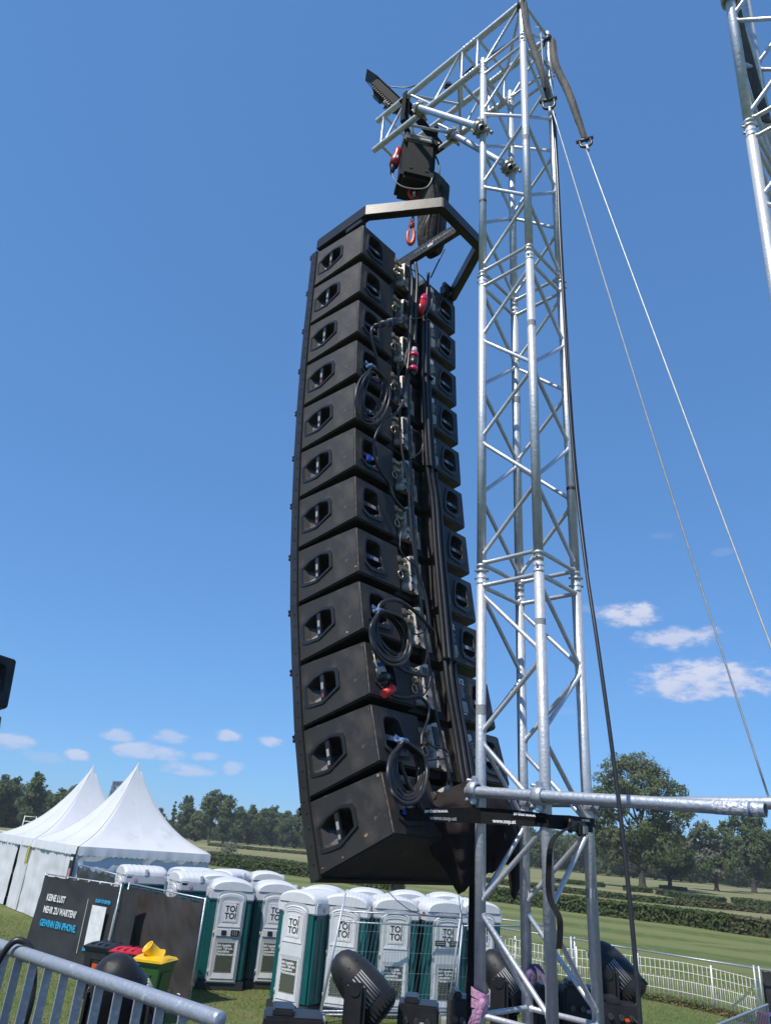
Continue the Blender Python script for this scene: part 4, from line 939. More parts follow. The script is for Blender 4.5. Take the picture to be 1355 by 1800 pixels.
# ------------------------------------------------------------------ wheelie bins
def bin_(label, x, y, yaw, body, lid, funnel=False, orange=False):
    t = thing('wheelie_bin', label, 'wheelie bin', 'wheelie bins before the mesh fence', (x, y, 0), world=False); t.rotation_euler = (0, 0, math.radians(yaw))
    m = MB(); 
    b = [(-.21, -.22), (.21, -.22), (.21, .24), (-.21, .24)]; tt = [(-.28, -.30), (.28, -.30), (.28, .34), (-.28, .34)]
    m.add([V((x_, y_, .08)) for x_, y_ in b] + [V((x_, y_, .95)) for x_, y_ in tt], [(3, 2, 1, 0), (4, 5, 6, 7), (0, 1, 5, 4), (1, 2, 6, 5), (2, 3, 7, 6), (3, 0, 4, 7)]); m.obj('body', body, t)
    m = MB(); m.bbox((0, .02, .965), (.62, .70, .05), None, .012); m.obj('rim', body, t)
    m = MB()
    for s in (-1, 1):
        m.bbox((s * .262, 0, .55), (.02, .34, .56), Matrix.Rotation(s * .08, 3, 'Y'), .008); m.bbox((s * .10, -.275, .5), (.04, .02, .60), Matrix.Rotation(.09, 3, 'X'), .008)
    m.bbox((0, -.285, .80), (.30, .02, .04), None, .006); m.obj('rib', body, t)
    m = MB(); vs = []
    n = 8
    for i in range(n + 1):
        y_ = -.35 + .72 * i / n; h = .055 * math.sin(math.pi * min(max((i + .6) / (n + 1), 0), 1)) + (.02 if funnel else 0)
        vs += [V((-.32, y_, .99)), V((-.27, y_, 1.0 + h)), V((.27, y_, 1.0 + h)), V((.32, y_, .99))]
    m.add(vs, [(4 * i + a, 4 * i + a + 1, 4 * i + 5 + a, 4 * i + 4 + a) for i in range(n) for a in range(3)], True)
    m.add(vs[:4], [(0, 1, 2, 3)]); m.add(vs[-4:], [(3, 2, 1, 0)]); 
    for s in (-.16, 0, .16): m.bbox((s, .0, 1.045), (.03, .56, .02), None, .006)
    m.obj('lid', lid, t)
    MB().cyl((-.22, .40, .96), (.22, .40, .96), .018, n=10).obj('handle', body, t)
    for s in (-1, 1):
        w_ = MB().cyl((s * .22, .22, .1), (s * .27, .22, .1), .1, n=18).obj('wheel', BLKP, t)
    if funnel:
        ax = V((-.50, -.58, .64)).normalized(); c = V((.03, .04, 1.02))
        m = MB(); m.rev(c, ax, [(0, .19), (.08, .135), (.29, .115), (.30, .122), (.31, .118), (.31, .100), (.16, .096), (.10, .09)], 22); m.obj('throw_in_funnel', lid, t)
        m = MB(); m.add([V((.0, -.10, 1.04)), V((.0, .16, 1.04)), V((.30, .12, 1.03)), V((.30, -.06, 1.03)), V((.0, -.02, 1.15)), V((.0, .10, 1.15))], [(0, 3, 4), (1, 5, 2), (4, 3, 2, 5), (0, 4, 5, 1)]); m.obj('funnel_ramp', lid, t)
        MB().box((-.12, -.302, .70), (.11, .006, .24), Matrix.Rotation(.08, 3, 'X')).obj('sticker', WPRINT, t)
    if orange: MB().bbox((.02, -.285, .60), (.12, .015, .22), Matrix.Rotation(.08, 3, 'X'), .004).obj('sticker', ORANGE, t)
    return t
bin_('green wheelie bin with yellow funnel lid', -3.68, 16.3, -14, BING, YEL, True)
bin_('green wheelie bin with red lid', -4.36, 17.1, -14, BING, REDL)
bin_('black wheelie bin with grey-black lid and orange sticker', -4.98, 17.5, -20, BINB, BINB, False, True)

# ------------------------------------------------------------------ foreground barrier on the stage
ba, bb_ = at_z(0, 1662, 2.9), at_z(386, 1793, 2.9); ba.z = bb_.z = 0; du = unit(ba, bb_)
barrier('crowd_barrier', 'near steel crowd barrier crossing the bottom left corner', ba - du * .75, bb_, 1.78, 2.9, step=.108)
b2 = bb_ + du * .035
barrier('crowd_barrier', 'next crowd barrier whose rail end just shows beside the near one', b2 + V((.0, .01, 0)), b2 + du * 1.6, 1.76, 2.875, step=.108)
nb = V((-du.y, du.x, 0))
if nb.dot(EYE - ba) < 0: nb = -nb
c0 = at_d(30, 1650, math.hypot(*at_z(30, 1672, 2.9).xy)); c0 = V((c0.x, c0.y, 2.9))
m = MB(); m.tube(smooth_path([c0 + nb * .05 - du * .12 + V((0, 0, -.75)), c0 + nb * .05 - du * .10 + V((0, 0, -.25)), c0 + nb * .045 - du * .03 + V((0, 0, -.08)), c0 + nb * .03 + du * .015 + V((0, 0, .018)), c0 + du * .04 + V((0, 0, .037)), c0 - nb * .035 + du * .07 + V((0, 0, .0)), c0 - nb * .04 + du * .13 + V((0, 0, -.12)), c0 - nb * .04 + du * .11 + V((0, 0, -.35)), c0 - nb * .04 + du * .15 + V((0, 0, -.8))], 8), .011, 8)
single(m, 'cable', CABLE, 'black cable looped over the rail of the near barrier', 'cable')

# ------------------------------------------------------------------ truss towers
LX, LY = -.0205, -.01504
def tcorner(cx, cy, ang, lx=LX, ly=LY):
    def f(k, z, off=0.0, lat=0.0):
        i = {'F': 0, 'R': 1, 'B': 2, 'L': 3}[k]; a = ang + i * math.pi / 2; r_ = .35 / math.sqrt(2) + off
        return V((cx + lx * (z - 3.35) + r_ * math.cos(a), cy + ly * (z - 3.35) + r_ * math.sin(a), z))
    return f
leg = tcorner(.8046, 3.5908, -1.5857)
CH, BR = .0250, .0112
def brace(a, b, ra, rb, t, r_=BR, name='brace'):
    # brace welded between two chords: shortened by the chord radii, small weld collars
    a, b = V(a), V(b); d = (b - a).normalized(); p, q = a + d * CH * .8, b - d * CH * .8
    m = MB(); m.rev(p, d, [(0, r_ * 1.55), (.006, r_ * 1.35), (.014, r_), ((q - p).length - .014, r_), ((q - p).length - .006, r_ * 1.35), ((q - p).length, r_ * 1.55)], 12)
    return m.obj(name, ALU, t)
def coupler(c, ax, t, pin=None):
    m = MB(); m.rev(c - ax * .055, ax, [(0, CH), (.001, CH * 1.07), (.012, CH * 1.07), (.013, CH * 1.0), (.028, CH * 1.0), (.030, CH * 1.06), (.040, CH * 1.06), (.041, CH * .97), (.052, CH * .97), (.053, CH * 1.02), (.057, CH * 1.02), (.058, CH * .97), (.069, CH * .97), (.070, CH * 1.06), (.080, CH * 1.06), (.082, CH), (.097, CH), (.098, CH * 1.07), (.109, CH * 1.07), (.11, CH)], 16)
    m.obj('coupler', ALU, t)
    if pin:
        for s in (-.022, .022):
            MB().cyl(c + ax * s - pin * .036, c + ax * s + pin * .038, .006, n=8).obj('coupler_pin', STEEL, t)
def section(t, legf, z0, z1, starts, z_end=.062):
    ax = V((LX, LY, 1)).normalized()
    for k in 'FRBL': MB().cyl(legf(k, z0), legf(k, z1), CH, n=20).obj('chord', ALU_OLD, t)
    faces = [('L', 'F'), ('F', 'R'), ('R', 'B'), ('B', 'L')]
    for (a, b) in faces:
        for z in (z0 + z_end, z1 - z_end): brace(legf(a, z), legf(b, z), CH, CH, t)
        s = a if starts[(a, b)] == a else b; e = b if s == a else a
        zt, zb = z1 - z_end - .04, z0 + z_end + .04; n = 5; cur, oth = s, e
        for i in range(n):
            za = zt - (zt - zb) * (i / n) - (.018 if i else 0); zc = zt - (zt - zb) * ((i + 1) / n) + (.018 if i < n - 1 else 0)
            brace(legf(cur, za), legf(oth, zc), CH, CH, t); cur, oth = oth, cur
LF, FR, RB, BL = ('L', 'F'), ('F', 'R'), ('R', 'B'), ('B', 'L')
t = thing('truss_tower', 'aluminium truss tower in front, carrying the arm and speakers', 'truss tower', 'aluminium truss towers', tuple(V((leg('F', 1.75) + leg('B', 1.75)) / 2)))
SA = {LF: 'F', FR: 'F', RB: 'R', BL: 'L'}; SBt = {LF: 'L', FR: 'F', RB: 'B', BL: 'L'}
ZJ = [1.76, 2.67, 4.67, 6.65, 8.645]
section(t, leg, ZJ[1], ZJ[2], SBt); section(t, leg, ZJ[2], ZJ[3], SA); section(t, leg, ZJ[3], ZJ[4], SA)
for k in 'FRBL': MB().cyl(leg(k, ZJ[0]), leg(k, ZJ[1]), CH, n=18).obj('chord', ALU_OLD, t)
for (a, b) in (LF, FR, RB, BL): brace(leg(a, ZJ[1] - .08), leg(b, ZJ[1] - .08), CH, CH, t)
TOPZ = {'L': 8.755, 'F': 9.125, 'R': 9.115, 'B': 8.765}
for k in 'FRBL':
    MB().pipe(leg(k, ZJ[4]), leg(k, TOPZ[k]), CH, CH * .85, 20).obj('chord', ALU_OLD, t)
    MB().cyl(leg(k, TOPZ[k] - .03), leg(k, TOPZ[k] - .008), CH * .98, n=16).obj('end_plug', ALU, t)
axT = V((LX, LY, 1)).normalized()
pind = V((1, -.15, 0)).normalized()
for z in ZJ[2:]:
    for k in 'FRBL': coupler(leg(k, z), axT, t, pind if k in 'LR' else V((.5, .85, 0)))
TAPE = mat('dull_tape', (.30, .31, .33), .7); TAPEB = mat('black_tape', (.02, .02, .02), .6)
for (k_, z_, mt_, h_) in (('L', 3.95, TAPE, .05), ('F', 4.35, TAPE, .03), ('R', 5.2, TAPEB, .02), ('B', 5.9, TAPE, .05), ('F', 6.1, TAPE, .04), ('L', 7.3, TAPEB, .02), ('R', 3.2, TAPE, .04), ('B', 3.58, TAPE, .03), ('F', 7.6, TAPE, .05)):
    MB().cyl(leg(k_, z_), leg(k_, z_ + h_), CH * 1.015, n=18, cap=False).obj('tape_band', mt_, t)
m = MB(); m.bbox(V((leg('F', 1.77) + leg('B', 1.77)) / 2), (.62, .62, .02), Matrix.Rotation(math.radians(45), 3, 'Z'), .004); m.obj('base_plate', GALV, t)
# arm: upper chords through F and R tops, lower chords from L and B
arm = thing('cantilever_truss', 'horizontal truss arm projecting from the tower top over the speakers', 'truss arm', None, tuple(leg('L', 8.7)))
tipA, tipB = V((-.366, 4.341, 9.072)), V((-.354, 4.329, 8.70))
U = V((tipB.x - leg('L', 8.7).x, tipB.y - leg('L', 8.7).y, 0)).normalized(); LEN = 1.15
PF = leg('R', 9.0) - leg('F', 9.0); PF.z = 0 # across, from the FL side to the RB side
def AP(u, up, side): # point on arm chord: u metres beyond the L leg
    p = leg('L', 8.7) + U * u + (PF if side else V((0, 0, 0))); p.z = 9.072 if up else 8.705; return p
for side in (0, 1):
    MB().pipe(AP(-.37, 1, side), AP(LEN, 1, side), CH, CH * .82, 20).obj('chord', ALU_OLD, arm)
    MB().pipe(AP(.0, 0, side) - U * (-.02), AP(LEN, 0, side), CH, CH * .82, 20).obj('chord', ALU_OLD, arm)
    brace(AP(-.35, 0, side), AP(0, 0, side), CH, CH, arm); brace(AP(-.33, 1, side), AP(-.01, 0, side), CH, CH, arm)
    for up in (0, 1): coupler(AP(.135, up, side), U, arm, V((0, 0, 1)))
    for u in (.06, .21, LEN - .08): brace(AP(u, 1, side), AP(u, 0, side), CH, CH, arm)
    nd = [.235, .50, .78, LEN - .11]
    for i in range(3): brace(AP(nd[i], (i + 1) % 2, side), AP(nd[i + 1] - .01, i % 2, side), CH, CH, arm)
for up in (0, 1):
    for u in (.06, .21, LEN - .08): brace(AP(u, up, 0), AP(u, up, 1), CH, CH, arm)
    nd = [.235, .50, .78, LEN - .11]
    for i in range(3): brace(AP(nd[i], up, i % 2), AP(nd[i + 1] - .01, up, (i + 1) % 2), CH, CH, arm)
brace(AP(-.35, 1, 0), AP(-.35, 1, 1), CH, CH, arm); brace(AP(-.35, 0, 0), AP(-.35, 0, 1), CH, CH, arm)
brace(AP(-.34, 1, 0), AP(.04, 1, 1), CH, CH, arm); brace(AP(-.35, 1, 1), AP(-.35, 0, 0), CH, CH, arm)
# two short tubes across that carry the hoist
hx = .785
m = MB(); 
# second tower, upper right
l2x, l2y = 0.0, -.04
leg2 = tcorner(1.617 - .35 / math.sqrt(2) * math.cos(-1.5857 + 1.5 * math.pi) - l2x * 3.3, 2.375 - .35 / math.sqrt(2) * math.sin(-1.5857 + 1.5 * math.pi) - l2y * 3.3, -1.5857, l2x, l2y)
t = thing('truss_tower', 'second truss tower cut off by the upper right edge', 'truss tower', 'aluminium truss towers', tuple((leg2('F', 1.75) + leg2('B', 1.75)) / 2))
section(t, leg2, ZJ[1], ZJ[2], SBt); section(t, leg2, ZJ[2], ZJ[3], SA); section(t, leg2, ZJ[3], ZJ[4] , SA); section(t, leg2, ZJ[4], 9.6, SA)
for k in 'FRBL': MB().cyl(leg2(k, ZJ[0]), leg2(k, ZJ[1]), CH, n=18).obj('chord', ALU_OLD, t)
for z in ZJ[2:]:
    for k in 'FRBL': coupler(leg2(k, z), axT, t, pind if k in 'LR' else V((.5, .85, 0)))
m = MB(); m.ribbon([leg2('L', 7.70) + V((.0, -.03, 0)), leg2('L', 7.5).lerp(leg2('B', 7.5), .35), leg2('L', 7.2).lerp(leg2('B', 7.2), .75), leg2('B', 7.0) + V((-.02, -.03, 0))], V((1, .2, 0)), .06, .012); single(m, 'round_sling', SLING, 'grey round sling wrapped on the upper right tower', 'sling', 'round slings on the towers')
m = MB()
c_ = leg2('L', 7.64); m.rev(c_ - axT * .04, axT, [(0, .03), (0, .045), (.08, .045), (.08, .03)], 16); m.bbox(c_ + V((-.05, -.03, 0)), (.05, .05, .09), None, .008); single(m, 'clamp', STEEL, 'brownish clamp on the left leg of the upper right tower', 'clamp')

# ------------------------------------------------------------------ scaffold tubes and clamps
def clamp(label, c, ax1, ax2, off, mt=STEEL):
    # swivel coupler: two ring halves with bolts; ring one round ax1 at c, ring two round ax2 at c+off
    t = thing('tube_clamp', label, 'clamp', 'tube clamps', tuple(c)); c = V(c)
    for (cc, ax) in ((c, ax1), (c + off, ax2)):
        m = MB(); m.rev(cc - ax * .024, ax, [(0, .026), (0, .034), (.006, .038), (.042, .038), (.048, .034), (.048, .026)], 20); m.obj('ring', mt, t)
        s = ax.cross(off).normalized()
        for sg in (-1, 1):
            e = cc + s * sg * .042; m = MB(); m.bbox(e, (.028, .028, .04), None, .005); m.cyl(e - ax * .028 + off.normalized() * .02, e - ax * .0 + off.normalized() * -.045, .007, n=8); m.cyl(e + off.normalized() * -.03, e + off.normalized() * -.05, .013, n=6); m.obj('bolt', mt, t)
    MB().cyl(c + off * .3, c + off * .7, .022, n=10).obj('swivel', mt, t)
    return t
out = -PF.normalized()
A_ = AP(.60, 0, 0) + out * .055; Bz = leg('L', 7.985) + out * .055
A_ = AP(.60, 0, 0) + out * .055
m = MB(); d = (Bz - A_).normalized(); m.pipe(A_ - d * .06, Bz + d * .05, .0242, .020, 22); single(m, 'scaffold_tube', GALV, 'short diagonal tube bracing the arm to the left leg of the tower', 'scaffold tube', 'short diagonal brace tubes')
clamp('clamp at the upper end of the near diagonal tube', AP(.60, 0, 0), U, d, out * .055); clamp('clamp where the near diagonal tube meets the left leg', leg('L', 7.985), axT, d, out * .055)
C_ = AP(.545, 0, 1) + out * .055; Dz = leg('B', 7.92) + out * .055; d = (Dz - C_).normalized()
m = MB(); m.pipe(C_ - d * .06, Dz + d * .05, .0242, .020, 22); single(m, 'scaffold_tube', GALV, 'farther diagonal tube bracing the arm to the back leg of the tower', 'scaffold tube', 'short diagonal brace tubes')
clamp('clamp at the upper end of the far diagonal tube', AP(.545, 0, 1), U, d, out * .055); clamp('clamp where the far diagonal tube meets the back leg', leg('B', 7.92), axT, d, out * .055)
# long outrigger pipes low on the tower
hd = (leg('F', 3.6) - leg('L', 3.6)); hd.z = 0; hd.normalize()
zl = 3.595
o1 = leg('L', zl) + out * .052 - hd * .035; e1 = leg('F', zl) + out * .052 + hd * .935
e1 = at_plane(1345, 1424, leg('L', zl) + out * .052, out); o1 = at_plane(821, 1391, leg('L', zl) + out * .052, out)
m = MB(); m.pipe(o1, e1, .0242, .0205, 24); t = thing('outrigger_pipe', 'long galvanised pipe clamped across the tower legs, its open end at the right', 'pipe', 'outrigger pipes', tuple(o1)); m.obj('pipe', GALV, t)
dd = (e1 - o1).normalized(); m = MB(); m.pipe(e1 - dd * .175, e1 - dd * .02, .0250, .0243, 24); m.obj('scuffed_sleeve', mat('scuffed_sleeve', (.62, .64, .68), .5, .5, (.30, .31, .36), 60, .42, .6, .3, 120), t)
m = MB(); m.pipe(e1 - dd * .052, e1 - dd * .042, .0254, .0249, 24); m.obj('blue_mark', mat('blue_mark', (.12, .17, .34), .5), t)
b1_ = leg('B', zl) - out * .052 - hd * .05; b2_ = at_plane(1372, 1412, leg('R', zl) - out * .052, out)
m = MB(); m.pipe(b1_, b2_, .0242, .0205, 24); single(m, 'outrigger_pipe', GALV, 'second long pipe on the far side of the tower, hidden behind the first', 'pipe', 'outrigger pipes')
clamp('clamp at the left end of the long pipe', leg('L', zl + .01), axT, dd, out * .052, GALV); clamp('clamp joining the long pipe to the front leg', leg('F', zl - .01), axT, dd, out * .052, GALV)
d2 = (b2_ - b1_).normalized(); clamp('clamp on the right leg behind the long pipe', leg('R', zl - .01), axT, d2, out * -.052, GALV); clamp('clamp on the back leg behind the long pipe', leg('B', zl), axT, d2, out * -.052, GALV)

# ------------------------------------------------------------------ guy wires and slings
def wire(label, a, b, r_=.0045):
    a, b = V(a), V(b); m = MB(); pts = [a.lerp(b, i / 24) - V((0, 0, .05 * math.sin(math.pi * i / 24))) for i in range(25)]; m.tube(pts, r_, 6); return single(m, 'guy_wire', WIRE, label, 'guy wire', 'steel guy wires', a.lerp(b, 0) if a.z < b.z else b)
slA = leg('F', 9.02); sA2 = at_d(963, 176, 3.15)
def sling(label, pts, w0, seed):
    path = smooth_path(pts, 8); r = []; n = len(path)
    for i in range(n): r.append(w0 * (.62 + .55 * math.sin(math.pi * (i / (n - 1)) ** .8) + .12 * pnoise(V((i * .5, seed, 0)))))
    t = thing('round_sling', label, 'sling', 'round slings on the towers', tuple(path[0])); m = MB(); m.tube(path, r, 10); m.tube([q + V((.018, .008, 0)) for q in path], [x * .8 for x in r], 8); m.obj('sling_body', SLING, t); return t, path
t, _ = sling('grey round sling hanging from the front leg top', [slA + V((-.01, -.03, .0)), at_d(925, 50, 3.12), at_d(940, 95, 3.1), at_d(953, 135, 3.1), sA2], .017, 1)
m = MB(); m.tube(smooth_path([slA + V((.02, -.03, 0)), at_d(932, 60, 3.13), at_d(944, 92, 3.12), at_d(949, 120, 3.11), at_d(957, 158, 3.1)], 6), .009, 6); m.obj('black_edge', BLKM, t)
m = MB(); m.rev(slA - axT * .05, axT, [(0, .026), (0, .036), (.05, .04), (.09, .034), (.09, .026)], 14); m.obj('wrap', CABLE, t)
slR = leg('R', 9.03); sR2 = at_d(1027, 246, 3.45)
t, _ = sling('long grey round sling leading down right from the right leg top', [slR + V((.03, -.02, .0)), at_d(975, 112, 3.52), at_d(997, 160, 3.48), at_d(1013, 205, 3.46), sR2], .021, 2)
m = MB(); m.rev(slR - axT * .03, axT, [(0, .026), (0, .034), (.04, .037), (.07, .03), (.07, .026)], 14); m.obj('wrap', CABLE, t)
def shackle(label, p, d, s=1.0):
    t = thing('shackle', label, 'shackle', 'black shackles on the guy wires', tuple(p)); d = V(d).normalized(); sd = d.cross(V((.3, 1, .2))).normalized()
    pts = [p + sd * .035 * s - d * .0] + [p + d * (.05 * s + .03 * s * math.sin(a)) + sd * .035 * s * math.cos(a) for a in [math.pi * i / 8 for i in range(9)]] + [p - sd * .035 * s]
    MB().tube(pts, .009 * s, 8).obj('bow', DARKST, t); MB().cyl(p - sd * .055 * s, p + sd * .055 * s, .012 * s, n=10).obj('pin', DARKST, t); MB().cyl(p + d * .07 * s, p + d * .13 * s, .011 * s, .008 * s, n=8).obj('thimble', WIRE, t)
w2e = b2_ + V((-.03, .0, .03)); w2e = at_plane(1351, 1402, leg('R', zl) - out * .052, out)
wire('left guy wire running down from the front leg to the pipe end', sA2 + V((.02, 0, -.06)), w2e + V((.0, 0, -.01)))
w1d = at_d(1355, 1118, 3.05) - sR2
wire('right guy wire leaving the picture at the right edge', sR2 + V((0, 0, -.05)), sR2 + w1d * 1.9)
shackle('black shackle in front of the right leg near its top', sA2, V((.1, 0, -1))); shackle('black shackle under the long sling against the sky', sR2, w1d)

# long black cable hanging from tower top past the right leg
m = MB(); P_ = [at_d(972, 205, 3.45), at_d(979, 300, 3.42), at_d(984, 420, 3.38), at_d(992, 560, 3.36), at_d(1000, 700, 3.35), at_d(1012, 850, 3.3), at_d(1030, 1000, 3.2), at_d(1048, 1120, 3.12), at_d(1068, 1262, 3.05), at_d(1086, 1400, 3.0), at_d(1104, 1560, 2.95), at_d(1117, 1700, 2.92), at_d(1127, 1830, 2.9)]
m.tube(smooth_path(P_, 6), .0085, 8); single(m, 'hanging_cable', CABLE, 'long black cable hanging down right of the tower', 'cable')
m = MB(); P_ = [at_d(975, 200, 3.5), at_d(982, 330, 3.48), at_d(988, 450, 3.45), at_d(997, 600, 3.42), at_d(1007, 760, 3.38), at_d(1020, 900, 3.3), at_d(1032, 1000, 3.22)]
m.tube(smooth_path(P_, 6), .005, 6); single(m, 'thin_hanging_cable', CABLE, 'thinner cable beside the long black one on the right leg', 'cable')
m = MB(); m.tube(smooth_path([at_d(941, 48, 3.6), at_d(948, 50, 3.55), at_d(951, 70, 3.5), at_d(953, 100, 3.45), at_d(954, 126, 3.4)], 6), .005, 6); single(m, 'grey_cable', mat('pale_grey_cable', (.45, .45, .46), .5), 'pale cable bent over the top right brace of the tower', 'cable')
m = MB(); m.tube(smooth_path([at_d(912, 65, 3.5), at_d(865, 96, 3.85), at_d(828, 120, 4.0), at_d(800, 147, 4.1), at_d(790, 150, 4.15)], 6), .012, 6); m.bbox(at_d(786, 150, 4.1), (.07, .05, .05), None, .01); single(m, 'arm_cable', CABLE, 'black cable with connector lying along the arm', 'cable')

# black pole-like strap behind left leg
m = MB(); a = at_d(832, 1545, 4.3); b = at_d(825, 1830, 4.3); m.ribbon([a, (a + b) / 2, b], CR, .042, .02); single(m, 'black_drop_strap', WEB, 'wide black strap hanging straight down behind the left tower leg', 'strap')

# ribbons tied at the tower foot
def wrap(label, k, z, mt, h=.09, nw=4):
    t = thing('ribbon_tie', label, 'ribbon', None, tuple(leg(k, z))); c = leg(k, z)
    for q in range(nw):
        m = MB(); tilt = (-1) ** q * .35; pts = []
        for i in range(17):
            a = 2 * math.pi * i / 16; pts.append(c + V((math.cos(a) * (.031 + q * .002), math.sin(a) * (.031 + q * .002), (q - 1.5) * .018 + tilt * .035 * math.cos(a))))
        m.ribbon(pts, V((0, 0, 1)), .03, .004); m.obj('wrap', mt, t)
    m = MB(); m.sphere(c + CR * .005 - V((0, .035, 0)), .018, 8, 6, (1, .7, 1.3)); m.obj('knot', mt, t)
    return t, c
t, c = wrap('pink ribbon knotted round the left leg at the bottom', 'L', 2.775, PURP)
for s_ in (0, 1):
    m = MB(); m.ribbon(smooth_path([c + V((-.005, -.04, 0)), c + V((-.02 - .012 * s_, -.05, -.05)), c + V((-.035 - .02 * s_, -.045, -.12)), c + V((-.03 - .04 * s_, -.05, -.2))], 5), V((1, .3, .15)), .035, .003); m.obj('tail', PURP, t)
t, c = wrap('violet ribbon bunched on the back leg near the bottom', 'B', 2.86, PURP2, nw=1)
m = MB(); m.sphere(c + V((.02, -.03, .0)), .026, 12, 8, (.8, .7, 1.8)); m.obj('bunch', PURP2, t)
m = MB(); m.ribbon(smooth_path([c + V((.03, -.06, .05)), c + V((.07, -.1, -.02)), c + V((.09, -.13, -.12)), c + V((.08, -.15, -.2))], 5), V((1, .2, 0)), .03, .004); m.obj('tail', PURP2, t)

# ------------------------------------------------------------------ speaker array
PRM = [-0.28477810735447256, 4.521509268717293, 7.328274050328948, 0.8072127407339911, -0.005399813358430334, 1.0819374245875648, 1.0999728337920613, 0.4576336011253178, 0.3433424124171402, 0.2799100417512211, 0.008500746042880734]
PIT = [-0.0508404628679251, -0.0030224258141397066, -0.014849627853284978, -0.019783199503442633, -0.02123316216981072, -0.02445765471474436, -0.01707292933294152, -0.029513868637198768, -0.04641519650351056, -0.017389646075773018, -0.06143389475554622, -0.06963484460970239]
DEP, HF, HR = PRM[7], PRM[8], PRM[9]; MG = (HF - HR) / 2
RZ = Matrix.Rotation(PRM[3], 4, 'Z') @ Matrix.Rotation(PRM[4], 4, 'Y')
frames = []; o_ = V(PRM[:3]); acc = 0
for i in range(12):
    acc += PIT[i]; M_ = RZ @ Matrix.Rotation(acc, 4, 'X'); T_ = Matrix.Translation(o_) @ M_; frames.append(T_)
    o_ = o_ + M_.to_3x3() @ V((0, 0, -(HF + PRM[10])))
def box_with_cuts():
    bm = bmesh.new(); G_ = .004
    def z_top(y): return -MG * (-y / DEP)
    vs = [(-.55, 0, -G_), (.55, 0, -G_), (.541, -DEP, -MG), (-.541, -DEP, -MG), (-.55, 0, -HF + G_), (.55, 0, -HF + G_), (.541, -DEP, -HF + MG), (-.541, -DEP, -HF + MG)]
    bv = [bm.verts.new(v) for v in vs]
    for f in ((3, 2, 1, 0), (4, 5, 6, 7), (0, 1, 5, 4), (1, 2, 6, 5), (2, 3, 7, 6), (3, 0, 4, 7)): bm.faces.new([bv[i] for i in f])
    bmesh.ops.recalc_face_normals(bm, faces=bm.faces)
    bmesh.ops.bevel(bm, geom=[e for e in bm.edges if max(v.co.y for v in e.verts) < -.01 or (e.verts[0].co.y * e.verts[1].co.y == 0 and min(v.co.y for v in e.verts) < -.1)], offset=.008, segments=3, affect='EDGES')
    me = bpy.data.meshes.new('cabinet'); bm.to_mesh(me); bm.free()
    return me
def ring_of(poly, M, w_in, z0, z1, mb): # raised rim following a polygon
    n = len(poly); cx = sum(p[0] for p in poly) / n; cy = sum(p[1] for p in poly) / n
    inn = [(cx + (x - cx) * w_in, cy + (y - cy) * w_in) for x, y in poly]
    mid = [(cx + (x - cx) * (1 + w_in * 1.0) / 2, cy + (y - cy) * (1 + w_in) / 2) for x, y in poly]
    rows = [[M @ V((*p, z0)) for p in poly], [M @ V((x * .995 + cx * .005, y * .995 + cy * .005, z1)) for x, y in poly], [M @ V((*p, z1)) for p in inn], [M @ V((*p, -.012)) for p in inn]]
    mb.add(sum(rows, []), [(r_ * n + i, r_ * n + (i + 1) % n, (r_ + 1) * n + (i + 1) % n, (r_ + 1) * n + i) for r_ in range(3) for i in range(n)])
    return inn
def shrink(poly, f, cx=None, cy=None):
    n = len(poly); cx = sum(p[0] for p in poly) / n if cx is None else cx; cy = sum(p[1] for p in poly) / n if cy is None else cy
    return [(cx + (x - cx) * f, cy + (y - cy) * f) for x, y in poly]
